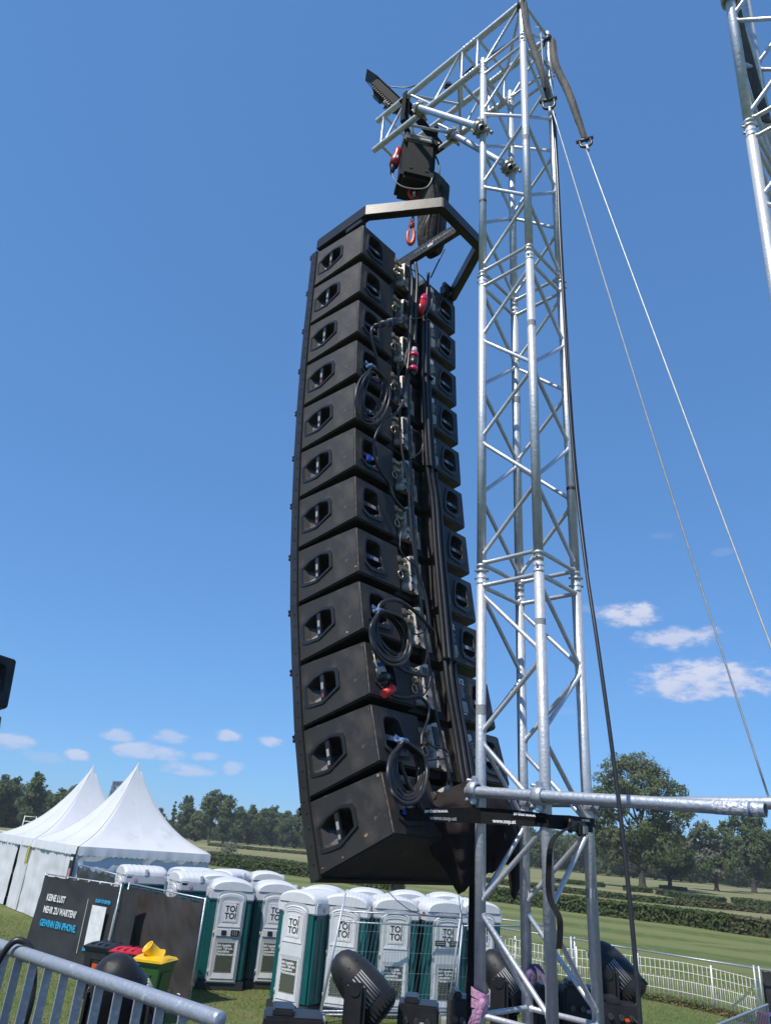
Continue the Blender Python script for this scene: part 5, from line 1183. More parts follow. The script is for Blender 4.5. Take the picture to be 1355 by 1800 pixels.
# side handle outline in (rearward, up) measured from the photographed proportions
SH = [(.016, -.236), (.016, -.135), (.09, -.100), (.194, -.088), (.262, -.106), (.272, -.130), (.272, -.212), (.149, -.262), (.07, -.258), (.03, -.252)]
RL = [(.487, -.090), (.470, -.068), (.392, -.060), (.352, -.075), (.325, -.150), (.316, -.235), (.330, -.262), (.440, -.272), (.492, -.240), (.492, -.137)]   # |x|, z on the rear face
def make_speaker(idx):
    t = thing('line_array_speaker', 'x', 'speaker', 'hanging line array speakers', (0, 0, 0), world=False)
    me = box_with_cuts(); me.materials.append(BLK)
    cab = bpy.data.objects.new('cabinet', me); COL.objects.link(cab)
    cutters = []
    def cutter(mb):
        m_ = mb.mesh('cut'); bm = bmesh.new(); bm.from_mesh(m_); bmesh.ops.recalc_face_normals(bm, faces=bm.faces); bm.to_mesh(m_); bm.free()
        o = bpy.data.objects.new('cut', m_); COL.objects.link(o); cutters.append(o)
    ML = frame_m((-.5465, 0, 0), (0, -1, 0), (0, 0, 1), (-1, 0, 0)); MR = frame_m((.5465, 0, 0), (0, -1, 0), (0, 0, 1), (1, 0, 0))
    si = shrink(SH, .84)
    for Mx in (ML, MR): cutter(MB().prism(si, -.16, Mx @ Matrix.Translation((0, 0, .02)), shrink(si, .45, .19, -.16)))
    MRe = {s: frame_m((0, -DEP, 0), (s, 0, 0), (0, 0, 1), (0, -1, 0)) for s in (-1, 1)}
    ri = shrink(RL, .82)
    for s in (-1, 1): cutter(MB().prism(ri, -.16, MRe[s] @ Matrix.Translation((0, 0, .02)), shrink(ri, .5, .39, -.13)))
    cutter(MB().box((-.025, -DEP, -.171), (.34, .11, .4)))
    dg = bpy.context.evaluated_depsgraph_get()
    for c in cutters:
        md = cab.modifiers.new('b', 'BOOLEAN'); md.operation = 'DIFFERENCE'; md.object = c; md.solver = 'EXACT'
    dg = bpy.context.evaluated_depsgraph_get(); dg.update(); nm = bpy.data.meshes.new_from_object(cab.evaluated_get(dg)); nm.name = 'cabinet'
    cab.modifiers.clear(); cab.data = nm; cab.parent = t
    for c in cutters: bpy.data.objects.remove(c)
    # handle rims, straps, stickers
    for Mx, sgn in ((ML, -1), (MR, 1)):
        m = MB(); ring_of(SH, Mx, .84, -.004, .006, m); m.obj('side_handle_rim', BLKP, t)
        # moulded funnel surface: glossy slanted plate at the front lower corner
        m = MB(); m.add([Mx @ V(q) for q in ((.030, -.236, -.004), (.030, -.150, -.004), (.125, -.175, -.075), (.128, -.234, -.055))], [(0, 1, 2, 3)]); m.obj('funnel_plate', BLKP, t)
        bar = MB(); bar.prism([(.137, -.252), (.163, -.252), (.163, -.100), (.137, -.106)], .012, Mx @ Matrix.Translation((0, 0, -.010))); bo = bar.obj('handle_bar', BLKP, t)
        k = MB(); k.prism([(.143, -.228), (.157, -.228), (.157, -.208), (.143, -.208)], .001, Mx @ Matrix.Translation((0, 0, .0025))); k.obj('red_sticker', DARKR if idx % 3 == 0 else GPRINT, bo)
        k = MB(); k.prism([(.142, -.186), (.158, -.186), (.158, -.150), (.142, -.150)], .001, Mx @ Matrix.Translation((0, 0, .0025))); k.obj('white_sticker', GPRINT, bo)
    for s in (-1, 1):
        Mx = MRe[s]
        m = MB(); ring_of(RL, Mx, .82, -.004, .006, m); m.obj('rear_handle_rim', BLKP, t)
        bar = MB(); bar.prism([(.335, -.196), (.482, -.196), (.482, -.168), (.335, -.168)], .012, Mx @ Matrix.Translation((0, 0, -.016))); bo = bar.obj('handle_bar', BLKP, t)
        k = MB(); k.prism([(.37, -.193), (.405, -.193), (.405, -.172), (.37, -.172)], .001, Mx @ Matrix.Translation((0, 0, -.0035))); k.obj('white_sticker', GPRINT, bo)
        k = MB(); k.prism([(.407, -.192), (.432, -.192), (.432, -.174), (.407, -.174)], .001, Mx @ Matrix.Translation((0, 0, -.0035))); k.obj('blue_sticker', DARKB if idx % 2 else DARKR, bo)
        m = MB(); m.sphere(Mx @ V((.35, -.235, -.01)), .022, 12, 8, (1, .5, .8)); m.obj('handle_boss', BLKP, t)
    # front grille and front rigging strip
    m = MB(); m.bbox((0, .028, -HF / 2 - .003), (1.102, .056, HF + .007), None, .003); m.obj('front_grille', GRILLE, t)
    for s in (-1, 1):
        m = MB(); m.box((s * .556, .030, -HF / 2 - .003), (.012, .056, HF + .008))
        for z in (-.05, -.12, -.2, -.28): m.cyl((s * .558, .022, z), (s * .566, .022, z), .006, n=8)
        m.obj('front_strip', FRAMEM, t)
        m = MB()
        for z in (-.012, -.035): m.bbox((s * .552, .068, z), (.018, .024, .008), None, .002)
        m.cyl((s * .552, .076, -.042), (s * .552, .076, -.006), .005, n=8); m.obj('front_hook', DARKST, t)
    # centre recess: rigging channel, plate, connectors, rating plate
    yb = -DEP + .055
    m = MB(); m.add([(-.125, yb - .006, -.275), (-.092, yb - .060, -.285), (-.06, yb - .062, -.300), (-.045, yb - .062, -.300), (-.04, yb - .02, -.285), (-.125, yb - .006, -.075), (-.092, yb - .060, -.06), (-.06, yb - .062, -.05), (-.045, yb - .062, -.05), (-.04, yb - .02, -.06)], [(0, 1, 6, 5), (1, 2, 7, 6), (2, 3, 8, 7), (3, 4, 9, 8), (4, 0, 5, 9), (0, 4, 3, 2, 1), (5, 6, 7, 8, 9)])
    ch_ = m.obj('rigging_channel', SILV, t)
    for z in (-.19, -.235, -.28): MB().cyl((-.088, yb - .062, z), (-.088, yb - .055, z), .008, n=8).obj('channel_hole', BLKM, ch_)
    m = MB(); m.bbox((-.078, yb - .064, -.125), (.042, .006, .10), None, .002); m.obj('angle_scale', BLKP, ch_)
    m = MB(); m.bbox((.004, yb - .03, -.18), (.022, .05, .21), None, .006); m.obj('rigging_rail', SILV, t)
    m = MB(); m.bbox((-.022, yb - .035, -.17), (.03, .045, .37), None, .004); m.obj('link_bar', DARKST, t)
    for z, ln_ in ((-.10, .085), (-.155, .075)):
        m = MB(); m.cyl((-.115, yb - .045, z), (-.115 - ln_, yb - .055, z - .012), .011, n=12); m.cyl((-.115 - ln_ * .8, yb - .053, z - .01), (-.115 - ln_ * 1.05, yb - .058, z - .014), .017, n=12); m.cyl((-.115 - ln_ * .25, yb - .047, z - .003), (-.115 - ln_ * .4, yb - .050, z - .005), .015, n=12); m.obj('locking_pin', PINM, t)
    m = MB(); m.tube([(-.19 + .02 * math.cos(a), yb - .06, -.215 + .024 * math.sin(a)) for a in [2 * math.pi * i / 12 for i in range(12)]], .004, 5, closed=True); m.obj('pin_ring', PINM, t)
    m = MB(); m.prism([(.035, -.27), (.098, -.27), (.098, -.15), (.035, -.15)], .002, frame_m((0, yb - .0, 0), (1, 0, 0), (0, 0, 1), (0, -1, 0))); m.obj('rating_plate', BEIGE, t)
    m = MB()
    for k in range(6): m.prism([(.042, -.255 + k * .016), (.09, -.255 + k * .016), (.09, -.251 + k * .016), (.042, -.251 + k * .016)], .0008, frame_m((0, yb - .002, 0), (1, 0, 0), (0, 0, 1), (0, -1, 0)))
    m.obj('rating_print', GPRINT, t)
    m = MB(); m.bbox((.156, -DEP - .001, -.171), (.03, .012, .25), None, .004); m.obj('edge_strip', mat('worn_edge', (.05, .042, .037), .6, 0, (.08, .065, .055), 18, .4, .65) if 'worn_edge' not in bpy.data.materials else bpy.data.materials['worn_edge'], t)  # lighter brown strip stands in for the sunlit right wall of the recess
    for s in (-1, 1):
        m = MB(); ne = V((s, -1, 0)).normalized(); m.ribbon([V((s * (.541 - .0036), -DEP + .0036, -HF + MG + .012)), V((s * (.541 - .0032), -DEP + .0032, -.17)), V((s * (.541 - .0036), -DEP + .0036, -MG - .012))], V((1, s, 0)).normalized(), .0055, .0022); m.obj('worn_corner', mat('worn_corner_paint', (.13, .115, .10), .6, 0, (.035, .03, .028), 26, .42, .62) if 'worn_corner_paint' not in bpy.data.materials else bpy.data.materials['worn_corner_paint'], t)  # worn paint and the bright edge highlight, both put into the colour
    # printed labels on rear right
    R0 = frame_m((0, -DEP - .0015, 0), (1, 0, 0), (0, 0, 1), (0, -1, 0))
    return t, R0
def prints(t, R0, txt, rnd):
    text_mb(txt, .048, R0 @ Matrix.Translation((.222, -.098, 0)), None, .0015).obj('type_lettering', WPRINT, t)
    m = MB(); z = -.115
    for k in range(7):
        l = rnd.uniform(.02, .045); m.prism([(.236, z), (.236 + l, z), (.236 + l, z + .005), (.236, z + .005)], .001, R0); z -= .0105
        if k % 2 == 0: m.prism([(.228, z), (.232, z), (.232, z + .012), (.228, z + .012)], .001, R0)
    m.obj('small_print', GPRINT, t)
    m = MB(); m.prism([(.232, -.262), (.278, -.262), (.278, -.200), (.232, -.200)], .001, R0); m.obj('label_block', GPRINT, t)
    m = MB(); m.prism([(.232, -.276), (.262, -.276), (.262, -.268), (.232, -.268)], .001, R0); m.obj('small_print', WPRINT, t)
base_t, R0 = make_speaker(1); base_u, _ = make_speaker(0)
names = ['topmost speaker of the hanging stack, under the black flying frame', 'second speaker from the top of the hanging stack', 'third speaker from the top, with cable connector beside its rear handle', 'fourth speaker from the top, with the upper cable coil hanging at its rear edge', 'fifth speaker from the top, behind the lower half of the upper cable coil', 'sixth speaker from the top, halfway up the stack',
         'seventh speaker from the top, with clear rear handle and red sticker', 'eighth speaker from the top, with a brown chip at its lower rear corner', 'ninth speaker from the top, at the top of the middle cable coil', 'tenth speaker from the top, with red connector hanging at its rear edge', 'eleventh speaker, second from the bottom, behind the lowest cable coil', 'bottom speaker of the stack, underside in view and scuffed']
R = random.Random(1); R1, R2 = False, False
spk = []
for i in range(12):
    src = base_t if i % 3 else base_u
    if (src is base_t and not R1) or (src is base_u and not R2):
        o = src
    else: o = copy_tree(src)
    if src is base_t: R1 = True
    else: R2 = True
    o['label'] = names[i]; spk.append(o)
for i, o in enumerate(spk):
    o.matrix_world = frames[i]; prints(o, R0, 'J12' if i in (8, 9) else 'J8', R)
def LP(i, x, y, z): return frames[i] @ V((x, y, z))
# brown chips and scuffs on the lower speakers
def chip(i, face, x, z, s, name='wood_chip', mt=WOODF):
    m = MB(); n = 7; rr = random.Random(i * 7 + int(x * 100)); pts = [(x + math.cos(a) * s * rr.uniform(.5, 1.2), z + math.sin(a) * s * .6 * rr.uniform(.5, 1.2)) for a in [2 * math.pi * k / n for k in range(n)]]
    F_ = frame_m((-.5515, 0, 0), (0, -1, 0), (0, 0, 1), (-1, 0, 0)) if face == 'side' else frame_m((0, -DEP - .0005, 0), (1, 0, 0), (0, 0, 1), (0, -1, 0))
    if face == 'side': F_ = frame_m((-.5500 + .0197 * x * 1.0 - .0006, 0, 0), (0, -1, 0), (0, 0, 1), (-1, 0, 0))
    m.prism(pts, .0012, F_); o = m.obj(name, mt, spk[i]); return o
chip(7, 'side', .440, -.275, .012); chip(11, 'side', .305, -.262, .014); chip(11, 'side', .435, -.045, .012); chip(11, 'side', .15, -.305, .006); chip(8, 'side', .35, -.29, .006, mt=WPRINT); chip(11, 'side', .02, -.31, .006); chip(9, 'side', .44, -.05, .006); chip(10, 'side', .44, -.055, .005)
# speaker of another stack at the left picture edge
for k in range(2):
    Mr = Matrix.Rotation(1.15, 4, 'Z') @ Matrix.Rotation(-.16 - .08 * k, 4, 'X') @ Matrix.Rotation(.02, 4, 'Y')
    tgt = at_d(31, 1160, 4.7) if k == 0 else at_d(5, 1258, 4.62)
    o = copy_tree(base_t); o.matrix_world = Matrix.Translation(tgt - Mr @ V((.541, -DEP, -MG))) @ Mr; o['label'] = ('speaker of another stack cut off by the left edge, upper one' if k == 0 else 'lower speaker of the stack at the left edge, only a corner in view')

# ------------------------------------------------------------------ flying frame
t = thing('flying_frame', 'black six-sided steel flying frame above the topmost speaker', 'flying frame', None, tuple(LP(0, 0, -.4, .03)))
zc = .085; BH, BW = .105, .062
HX = [(-.52, .0), (-.52, -.47), (-.235, -.915), (.235, -.915), (.52, -.45), (.52, .0)]
for i in range(5):
    a, b = V((*HX[i], zc)), V((*HX[i + 1], zc)); 
    if i == 4 or i == 0: a.z -= 0; 
    d = (b - a); L = d.length; dn = d.normalized(); sd = V((-dn.y, dn.x, 0)); Mx = frames[0].to_3x3() @ Matrix(((dn.x, sd.x, 0), (dn.y, sd.y, 0), (0, 0, 1)))
    m = MB(); m.bbox(frames[0] @ ((a + b) / 2), (L + BW * .5, BW, BH - .001 * i), Mx, .007); m.obj('beam', FRAMEM, t)
m = MB(); m.bbox(frames[0] @ V((0, .0, zc)), (1.1, .06, .09), frames[0].to_3x3(), .006); m.obj('cross_beam', FRAMEM, t)
for x in (-.52, .52):
    m = MB(); m.bbox(frames[0] @ V((x, -.36, .018)), (.05, .16, .05), frames[0].to_3x3(), .005); m.obj('mount', FRAMEM, t)
m = MB(); m.bbox(frames[0] @ V((.44, -.43, .07)), (.06, .07, .10), frames[0].to_3x3(), .01); m.cyl(frames[0] @ V((.40, -.45, .11)), frames[0] @ V((.49, -.45, .11)), .02, n=10); m.obj('latch', DARKST, t)
m = MB(); m.bbox(frames[0] @ V((.0, -.45, zc - .01)), (.04, .9, .10), frames[0].to_3x3(), .004); lb = m.obj('load_beam', DARKST, t)
m = MB()
for k in range(26):
    y = -.03 - k * .033
    for z in (zc + .022, zc - .03): m.cyl(frames[0] @ V((-.0215, y, z + (.006 if k % 2 else 0))), frames[0] @ V((-.0195, y, z + (.006 if k % 2 else 0))), .007, n=8)
m.obj('hole', BLKM, lb)
m = MB(); RR = random.Random(4)
for k in range(14):
    y = -.5 - k * .027; h = RR.uniform(.006, .02); m.prism([(-y, zc - .01), (-y + .016, zc - .01), (-y + .016, zc - .01 + h), (-y, zc - .01 + h)], .001, frames[0] @ frame_m((-.0212, 0, 0), (0, -1, 0), (0, 0, 1), (-1, 0, 0)))
m.obj('warning_print', GPRINT, lb)
m = MB(); m.prism([(.62, zc - .035), (.67, zc - .035), (.67, zc - .012), (.62, zc - .012)], .0015, frames[0] @ frame_m((-.0212, 0, 0), (0, -1, 0), (0, 0, 1), (-1, 0, 0))); m.obj('white_sticker', WPRINT, lb)

# ------------------------------------------------------------------ chain hoist
HP = V((.02, 4.235, 0)) # plumb line of the hoist
def hz(y): # height at which a sighting at row y meets the plumb line
    D = HP.length; return at_d(735, y, D).z
hxp = at_d(732, 290, HP.length); HP = V((hxp.x, hxp.y, 0))
R3 = RZ.to_3x3()
rx, ry = R3 @ V((1, 0, 0)), R3 @ V((0, -1, 0))
R3h = Matrix.Rotation(math.radians(10), 3, 'Z'); rxh, ryh = R3h @ V((1, 0, 0)), R3h @ V((0, -1, 0))
t = thing('chain_hoist', 'black chain hoist with grey lid hanging under the arm', 'chain hoist', None, (HP.x, HP.y, hz(338)))
zt, zb_ = hz(262), hz(338); hh = zt - zb_
m = MB(); m.bbox(V((HP.x, HP.y, (zt + zb_) / 2 - .01)), (.27, .25, hh * .80), R3h, .03); m.obj('motor_housing', BLKM, t)
m = MB(); m.bbox(V((HP.x, HP.y, zb_ + hh * .13)) - rxh * .0, (.30, .28, hh * .22), R3h, .03); m.obj('lower_housing', BLKM, t)
m = MB(); m.bbox(V((HP.x, HP.y, zt - .035)), (.29, .275, .10), R3h, .015); m.obj('lid', mat('hoist_lid', (.34, .32, .30), .35, .5, (.11, .10, .10), 20), t)
FH = frame_m(V((HP.x, HP.y, zt - .03)) + ryh * .139, rxh, (0, 0, 1), ryh)
m = text_mb('CHAINMASTER', .028, FH @ Matrix.Translation((-.10, .008, 0)), None, .002); text_mb('CHAINMASTER', .024, FH @ Matrix.Translation((-.01, -.025, 0)), m, .002); m.obj('lettering', WPRINT, t)
m = MB(); m.bbox(V((HP.x, HP.y, zt - .035)) + rxh * .112, (.07, .281, .105), R3h, .01); m.obj('black_band', BLKM, t)
m = MB()
for a, b in ((-.07, .02), (.06, .025)): m.cyl(V((HP.x, HP.y, zb_ + .10)) + rxh * a + ryh * .12, V((HP.x, HP.y, zb_ + .10)) + rxh * a + ryh * .145, .014, n=12)
m.obj('housing_bolt', DARKST, t)
m = MB(); m.cyl((HP.x, HP.y, zb_ + .03), (HP.x, HP.y, zb_ - .04), .016, n=12); m.obj('chain_guide', STEEL, t)
# red connector on its left flank with thin grey cable
tp = thing('power_plug', 'red power plug with black boot hanging left of the chain hoist', 'plug', None, tuple(at_d(693, 300, HP.length)))
pA, pB, pC, pD_ = (at_d(*q, HP.length - .08) for q in ((701, 262), (695, 281), (691, 291), (689, 303)))
dpl = (pB - pA).normalized(); m = MB(); m.rev(pA, dpl, [(0, .0), (0, .026), (.03, .030), ((pB - pA).length * .6, .028), ((pB - pA).length, .040), ((pC - pA).length, .038), ((pC - pA).length + .005, 0)], 16); m.obj('red_body', RED, tp)
MB().rev(pC, (pD_ - pC), [(0, .026), (.03, .024), ((pD_ - pC).length + .02, .012), ((pD_ - pC).length + .02, 0)], 12).obj('boot', BLKP, tp)
m = MB(); m.bbox(pB + ryh * .036, (.03, .006, .035), R3h, .002); m.obj('white_label', WPRINT, tp)
DH = HP.length - .14
m = MB(); m.tube(smooth_path([at_d(689, 305, DH), at_d(694, 318, DH), at_d(708, 328, DH), at_d(730, 332, DH), at_d(748, 330, DH), at_d(757, 320, DH), at_d(760, 308, DH + .05)], 8), .005, 6); single(m, 'hoist_cable', mat('pale_cable', (.40, .40, .41), .5), 'thin pale cable looping in front of the chain hoist', 'cable')
m = MB(); m.tube(smooth_path([at_d(763, 270, DH + .1), at_d(770, 285, DH + .1), at_d(772, 305, DH + .1), at_d(771, 330, DH + .12), at_d(773, 350, DH + .12)], 8), .007, 6); single(m, 'control_cable', CABLE, 'black control cable down the right side of the hoist', 'cable')
# orange-red shackle link above frame, chain and lower hook
zl_ = hz(345)
m = MB(); c = V((HP.x, HP.y, hz(341)))
zz0, zz1 = hz(334), hz(352)
m.tube([c + rxh * .045 * math.cos(a) + V((0, 0, (zz0 - zz1) * .5 * math.sin(a) * 1.0)) for a in [2 * math.pi * i / 20 for i in range(20)]], .011, 8, closed=True); single(m, 'upper_shackle', REDP, 'red shackle hanging directly below the chain hoist', 'shackle')
hk = V((HP.x, HP.y, 0)); m = MB()
z0h, z1h = hz(350), hz(392); n = 11
xh = at_d(725, 380, HP.length)
for k in range(n):
    z = z0h + (z1h - z0h) * (k + .5) / n; cc = V((xh.x, xh.y, z)); sd = rxh if k % 2 else ryh
    m.tube([cc + sd * .014 * math.cos(a) + V((0, 0, .028 * math.sin(a))) for a in [2 * math.pi * i / 10 for i in range(10)]], .0045, 5, closed=True)
single(m, 'load_chain', DARKST, 'dark load chain between hoist and orange hook', 'chain')
t = thing('lifting_hook', 'orange lifting hook holding the perforated load beam', 'hook', None, (xh.x, xh.y, hz(425)))
h0, h1, h2 = hz(391), hz(402), hz(430); c1 = V((xh.x, xh.y, 0))
m = MB(); m.rev(c1 + V((0, 0, h0)), V((0, 0, -1)), [(0, .012), (.015, .022), (.045, .024), (.06, .014)], 12); m.obj('swivel', ORANGE, t)
m = MB(); mid = (h1 + h2) / 2; hr = (h1 - h2) / 2
m.tube([c1 + rxh * .027 * math.sin(a) * (1 if math.sin(a) < 0 else .9) + V((0, 0, mid + hr * math.cos(a))) for a in [.15 + 5.2 * i / 22 for i in range(23)]], [.010 + .007 * math.sin(math.pi * i / 22) for i in range(23)], 10); m.obj('hook_body', ORANGE, t)
m = MB(); m.cyl(c1 + rxh * .03 + V((0, 0, mid + hr * .7)), c1 - rxh * -.025 + V((0, 0, mid - hr * .4)), .009, n=8); m.obj('latch', STEEL, t)
# chain bag
bgp = at_d(760, 380, HP.length + .03)
t = thing('chain_bag', 'tall grey-black fabric chain bag hanging below the hoist', 'chain bag', None, (bgp.x, bgp.y, hz(440)))
z0b, z1b = hz(438), hz(318); nr_, ns_ = 22, 28; vs = []
for k in range(nr_ + 1):
    z = z0b + (z1b - z0b) * k / nr_; f = k / nr_
    for i in range(ns_):
        a = 2 * math.pi * i / ns_; ca, sa = math.cos(a), math.sin(a); q = (abs(ca) ** 4 + abs(sa) ** 4) ** -.25
        rr_ = (.105 + .02 * f) * q * (1 if k else .75) * (.97 + .06 * pnoise(V((ca * 2, sa * 2, f * 4)))) * (.80 + .2 * min(1, f * 5))
        vs.append(bgp * 1.0 + rx * ca * rr_ + ry * sa * rr_ * .8); vs[-1].z = z
m = MB(); m.add(vs, [(k * ns_ + i, k * ns_ + (i + 1) % ns_, (k + 1) * ns_ + (i + 1) % ns_, (k + 1) * ns_ + i) for k in range(nr_) for i in range(ns_)], True); m.add(vs[:ns_], [tuple(reversed(range(ns_)))]); m.add(vs[-ns_:], [tuple(range(ns_))]); m.obj('bag', BAGM, t)
m = MB(); a_ = V((bgp.x, bgp.y, z1b)); m.ribbon([a_ - rx * .1, V((bgp.x, bgp.y, zb_ + .15)) - rx * .06], ry, .04, .004); m.ribbon([a_ + rx * .1, V((bgp.x, bgp.y, zb_ + .2)) + rx * .02], ry, .04, .004); m.obj('bag_strap', WEB, t)
m = MB(); m.ribbon([V((bgp.x, bgp.y, z0b + .06)) + ry * .095 - rx * .02, V((bgp.x, bgp.y, z1b - .1)) + ry * .10 - rx * .02], rx, .035, .006); m.obj('seam_band', WEB, t)
m = MB(); m.tube([V((bgp.x - .02, bgp.y - .1, z1b - .1)), V((bgp.x + .0, bgp.y - .12, (z0b + z1b) / 2)), V((bgp.x - .05, bgp.y - .13, z0b + .18)), V((bgp.x - .06, bgp.y - .12, z0b + .05))], .005, 6); single(m, 'bag_cord', CABLE, 'thin black cord in front of the chain bag', 'cord')
m = MB(); q0 = at_d(781, 438, HP.length - .1); q1 = at_d(757, 488, HP.length - .05); m.tube([q0, q1], .006, 6); single(m, 'thin_line', CABLE, 'taut thin line from the chain bag down to the stack', 'cord')
m = MB(); m.tube(smooth_path([V((HP.x, HP.y, zt)), V((HP.x, HP.y, 8.69))], 4), .02, 8)
# suspension sling from the arm down to the hoist
tp = thing('hoist_sling', 'black webbing sling wrapped over the arm above the hoist', 'sling', None, (HP.x, HP.y, zt))
top = V((HP.x, HP.y, zt - .02)); uu = .80
for side in (0, 1):
    a = AP(uu, 1, side); b_ = AP(uu, 0, side)
    ps = [top, b_ + V((0, 0, -.03)) + (PF.normalized() * (.03 if side == 0 else -.03)), a + V((0, 0, .03)), a + V((0, 0, .028)) + PF.normalized() * (-.03 if side == 0 else .03), b_ + PF.normalized() * (-.03 if side == 0 else .03) + V((0, 0, .05)), top]
    MB().ribbon(ps, U, .042, .008).obj('webbing', WEB, tp)
m = MB(); m.ribbon([AP(.84, 1, 0) + V((0, 0, .03)), AP(.83, 1, 0) - V((0, 0, .02)) + out * .03, AP(.72, 0, 1) + V((0, 0, .05)), AP(.70, 0, 1) - V((0, 0, .03))], U, .07, .012); m.ribbon([AP(.72, 0, 1) - V((0, 0, .03)), top + rxh * .08 + V((0, 0, .06)), top], U, .05, .02); m.obj('webbing', WEB, tp)
m = MB(); p_ = AP(.70, 0, 0); m.bbox((AP(.80, 0, 0) + AP(.80, 0, 1)) / 2 + V((0, 0, -.0)), (.05, .04, .10), R3, .006); m.obj('steel_link', STEEL, tp)
m = MB(); a = V((HP.x, HP.y, zt - .01)); m.bbox(a + V((0, 0, .06)), (.05, .02, .17), R3h, .005); m.obj('suspension_plate', ALU, tp)

# LED floodlight clamped at the end of the arm
f1, f2 = at_d(660, 150, 4.36), at_d(704, 192, 4.32); c = (f1 + f2) / 2; ax = (f2 - f1).normalized(); sd = ax.cross(CF).normalized(); nn = ax.cross(sd).normalized()
t = thing('flood_light', 'slim black floodlight bar clamped on the tip side of the arm', 'floodlight', None, tuple(c)); X = Matrix(((ax.x, sd.x, nn.x), (ax.y, sd.y, nn.y), (ax.z, sd.z, nn.z)))
m = MB(); m.bbox(c + sd * .0, ((f2 - f1).length, .085, .11), X, .008); m.obj('housing', BLKM, t)
m = MB()
for k in range(12): m.box(f1.lerp(f2, .12 + k * .068) + sd * -.048 , (.006, .02, .10), X)
m.obj('heatsink_fin', BLKP, t)
m = MB(); m.bbox(c + sd * .046 * 1, ((f2 - f1).length * 1.1, .008, .12), X, .003); m.obj('frame_rim', BLKM, t)
m = MB(); m.add([f1 - ax * .16 + sd * .03 - nn * .06, f1 - ax * .16 + sd * .03 + nn * .06, f1 + sd * .045 + nn * .07, f1 + sd * .045 - nn * .07, f1 - ax * .13 - sd * .03 + nn * 0, f1 - sd * .02], [(0, 1, 2, 3), (0, 4, 1), (4, 5, 2, 1), (4, 0, 3, 5)]); m.obj('barn_door', BLKP, t)
m = MB(); m.bbox(f1.lerp(f2, .25) - sd * .055 - nn * .03, (.12, .04, .07), X, .01); m.obj('driver_box', mat('grey_box', (.07, .07, .07), .5), t)
m = MB(); m.bbox(f1.lerp(f2, .72) - sd * .06, (.10, .03, .09), X, .01); m.cyl(f1.lerp(f2, .8) - sd * .05, f1.lerp(f2, .8) - sd * .11, .012, n=8); m.cyl(f1.lerp(f2, .66) - sd * .05, f1.lerp(f2, .7) - sd * .10, .009, n=8); m.obj('bracket', DARKST, t)
m = MB(); m.tube(smooth_path([at_d(684, 152, 4.3), at_d(703, 154, 4.25), at_d(722, 153, 4.2), at_d(740, 146, 4.1)], 6), .005, 6); single(m, 'lamp_cable', CABLE, 'thin black cable from the floodlight to the arm', 'cable')
m = MB(); m.tube([at_d(640, 138, 4.4), at_d(665, 168, 4.38), at_d(690, 190, 4.34)], .004, 5); single(m, 'safety_wire', CABLE, 'thin dark safety wire under the floodlight', 'cable')

# ------------------------------------------------------------------ cables on the back of the array
frinv = [f.inverted() for f in frames]
def on_rear(px, py, off=.03):
    # point where a sighting meets the rear faces of the stack, lifted off by `off` metres
    best = None
    for i, f in enumerate(frames):
        a = f @ V((0, -DEP - off, -.17)); n_ = f.to_3x3() @ V((0, -1, 0)); d = ray(px, py); p = EYE + d * ((a - EYE).dot(n_) / d.dot(n_)); l = frinv[i] @ p
        e = abs(l.z + .171)
        if best is None or e < best[0]: best = (e, p)
    return best[1]
def cab(name, label, pts, r_, off=.03, mt=CABLE, k=6, n=7, cat='cable', group=None, parts=None):
    path = smooth_path([on_rear(q[0], q[1], q[2] if len(q) > 2 else off) for q in pts], k); m = MB(); m.tube(path, r_, n); return single(m, name, mt, label, cat, group)
def coil(label, cx, cy, rx_, ry_, tilt, tie, turns, off, r_=.0075, lead=None, seed=0):
    rr = random.Random(seed); t = thing('cable_coil', label, 'cable coil', 'coiled cables hanging on the stack', tuple(on_rear(cx, cy, off)))
    for k in range(turns):
        pts = []; ax_ = rx_ * (.55 + .5 * k / max(1, turns - 1)) * rr.uniform(.93, 1.05); ay = ry_ * (.78 + .24 * k / max(1, turns - 1)) * rr.uniform(.97, 1.03); ct = tilt + rr.uniform(-.16, .16)
        for i in range(18):
            a = 2 * math.pi * i / 18 - math.pi / 2; x = math.cos(a) * ax_ * (1 - .25 * (math.sin(a) < -.6)); y = math.sin(a) * ay + (ry_ - ay) * -.6
            xx = x * math.cos(ct) - y * math.sin(ct); y_ = x * math.sin(ct) + y * math.cos(ct)
            gather = max(0, -math.sin(a)) ** 3; px, py = cx + xx, cy + y_
            px = px * (1 - gather * .75) + tie[0] * gather * .75; py = py * (1 - gather * .75) + (tie[1] + 3) * gather * .75
            pts.append(on_rear(px, py, off + k * .010 + rr.uniform(0, .014)))
        MB().tube(smooth_path(pts, 4, closed=True), r_, 7, closed=True).obj('loop', CABLE, t)
    c = on_rear(tie[0], tie[1], off + turns * .006); m = MB(); m.bbox(c, (.05, .05, .022), R3, .006); m.ribbon([c, c - rx * .05 + V((0, 0, .012))], V((0, 0, 1)), .018, .003); m.obj('tie_strap', BLUET, t)
coil('upper coil of black cable, at the fourth and fifth speakers', 655, 695, 28, 50, .15, (652, 645), 4, .05, .007, seed=1)
coil('middle coil of black cable, at the ninth and tenth speakers', 686, 1118, 32, 50, -.38, (666, 1074), 7, .05, .009, seed=2)
coil('lowest coil of black cable, at the bottom two speakers', 716, 1358, 35, 56, -.05, (707, 1302), 7, .05, .0095, seed=3)
cab('multicore_cable', 'thick cable dropping from the horizontal connector past the upper coil', [(660, 572, .09), (653, 580, .09), (655, 602, .08), (664, 635, .07), (670, 660, .06), (677, 688, .05), (690, 707, .05), (704, 716, .06)], .0105)
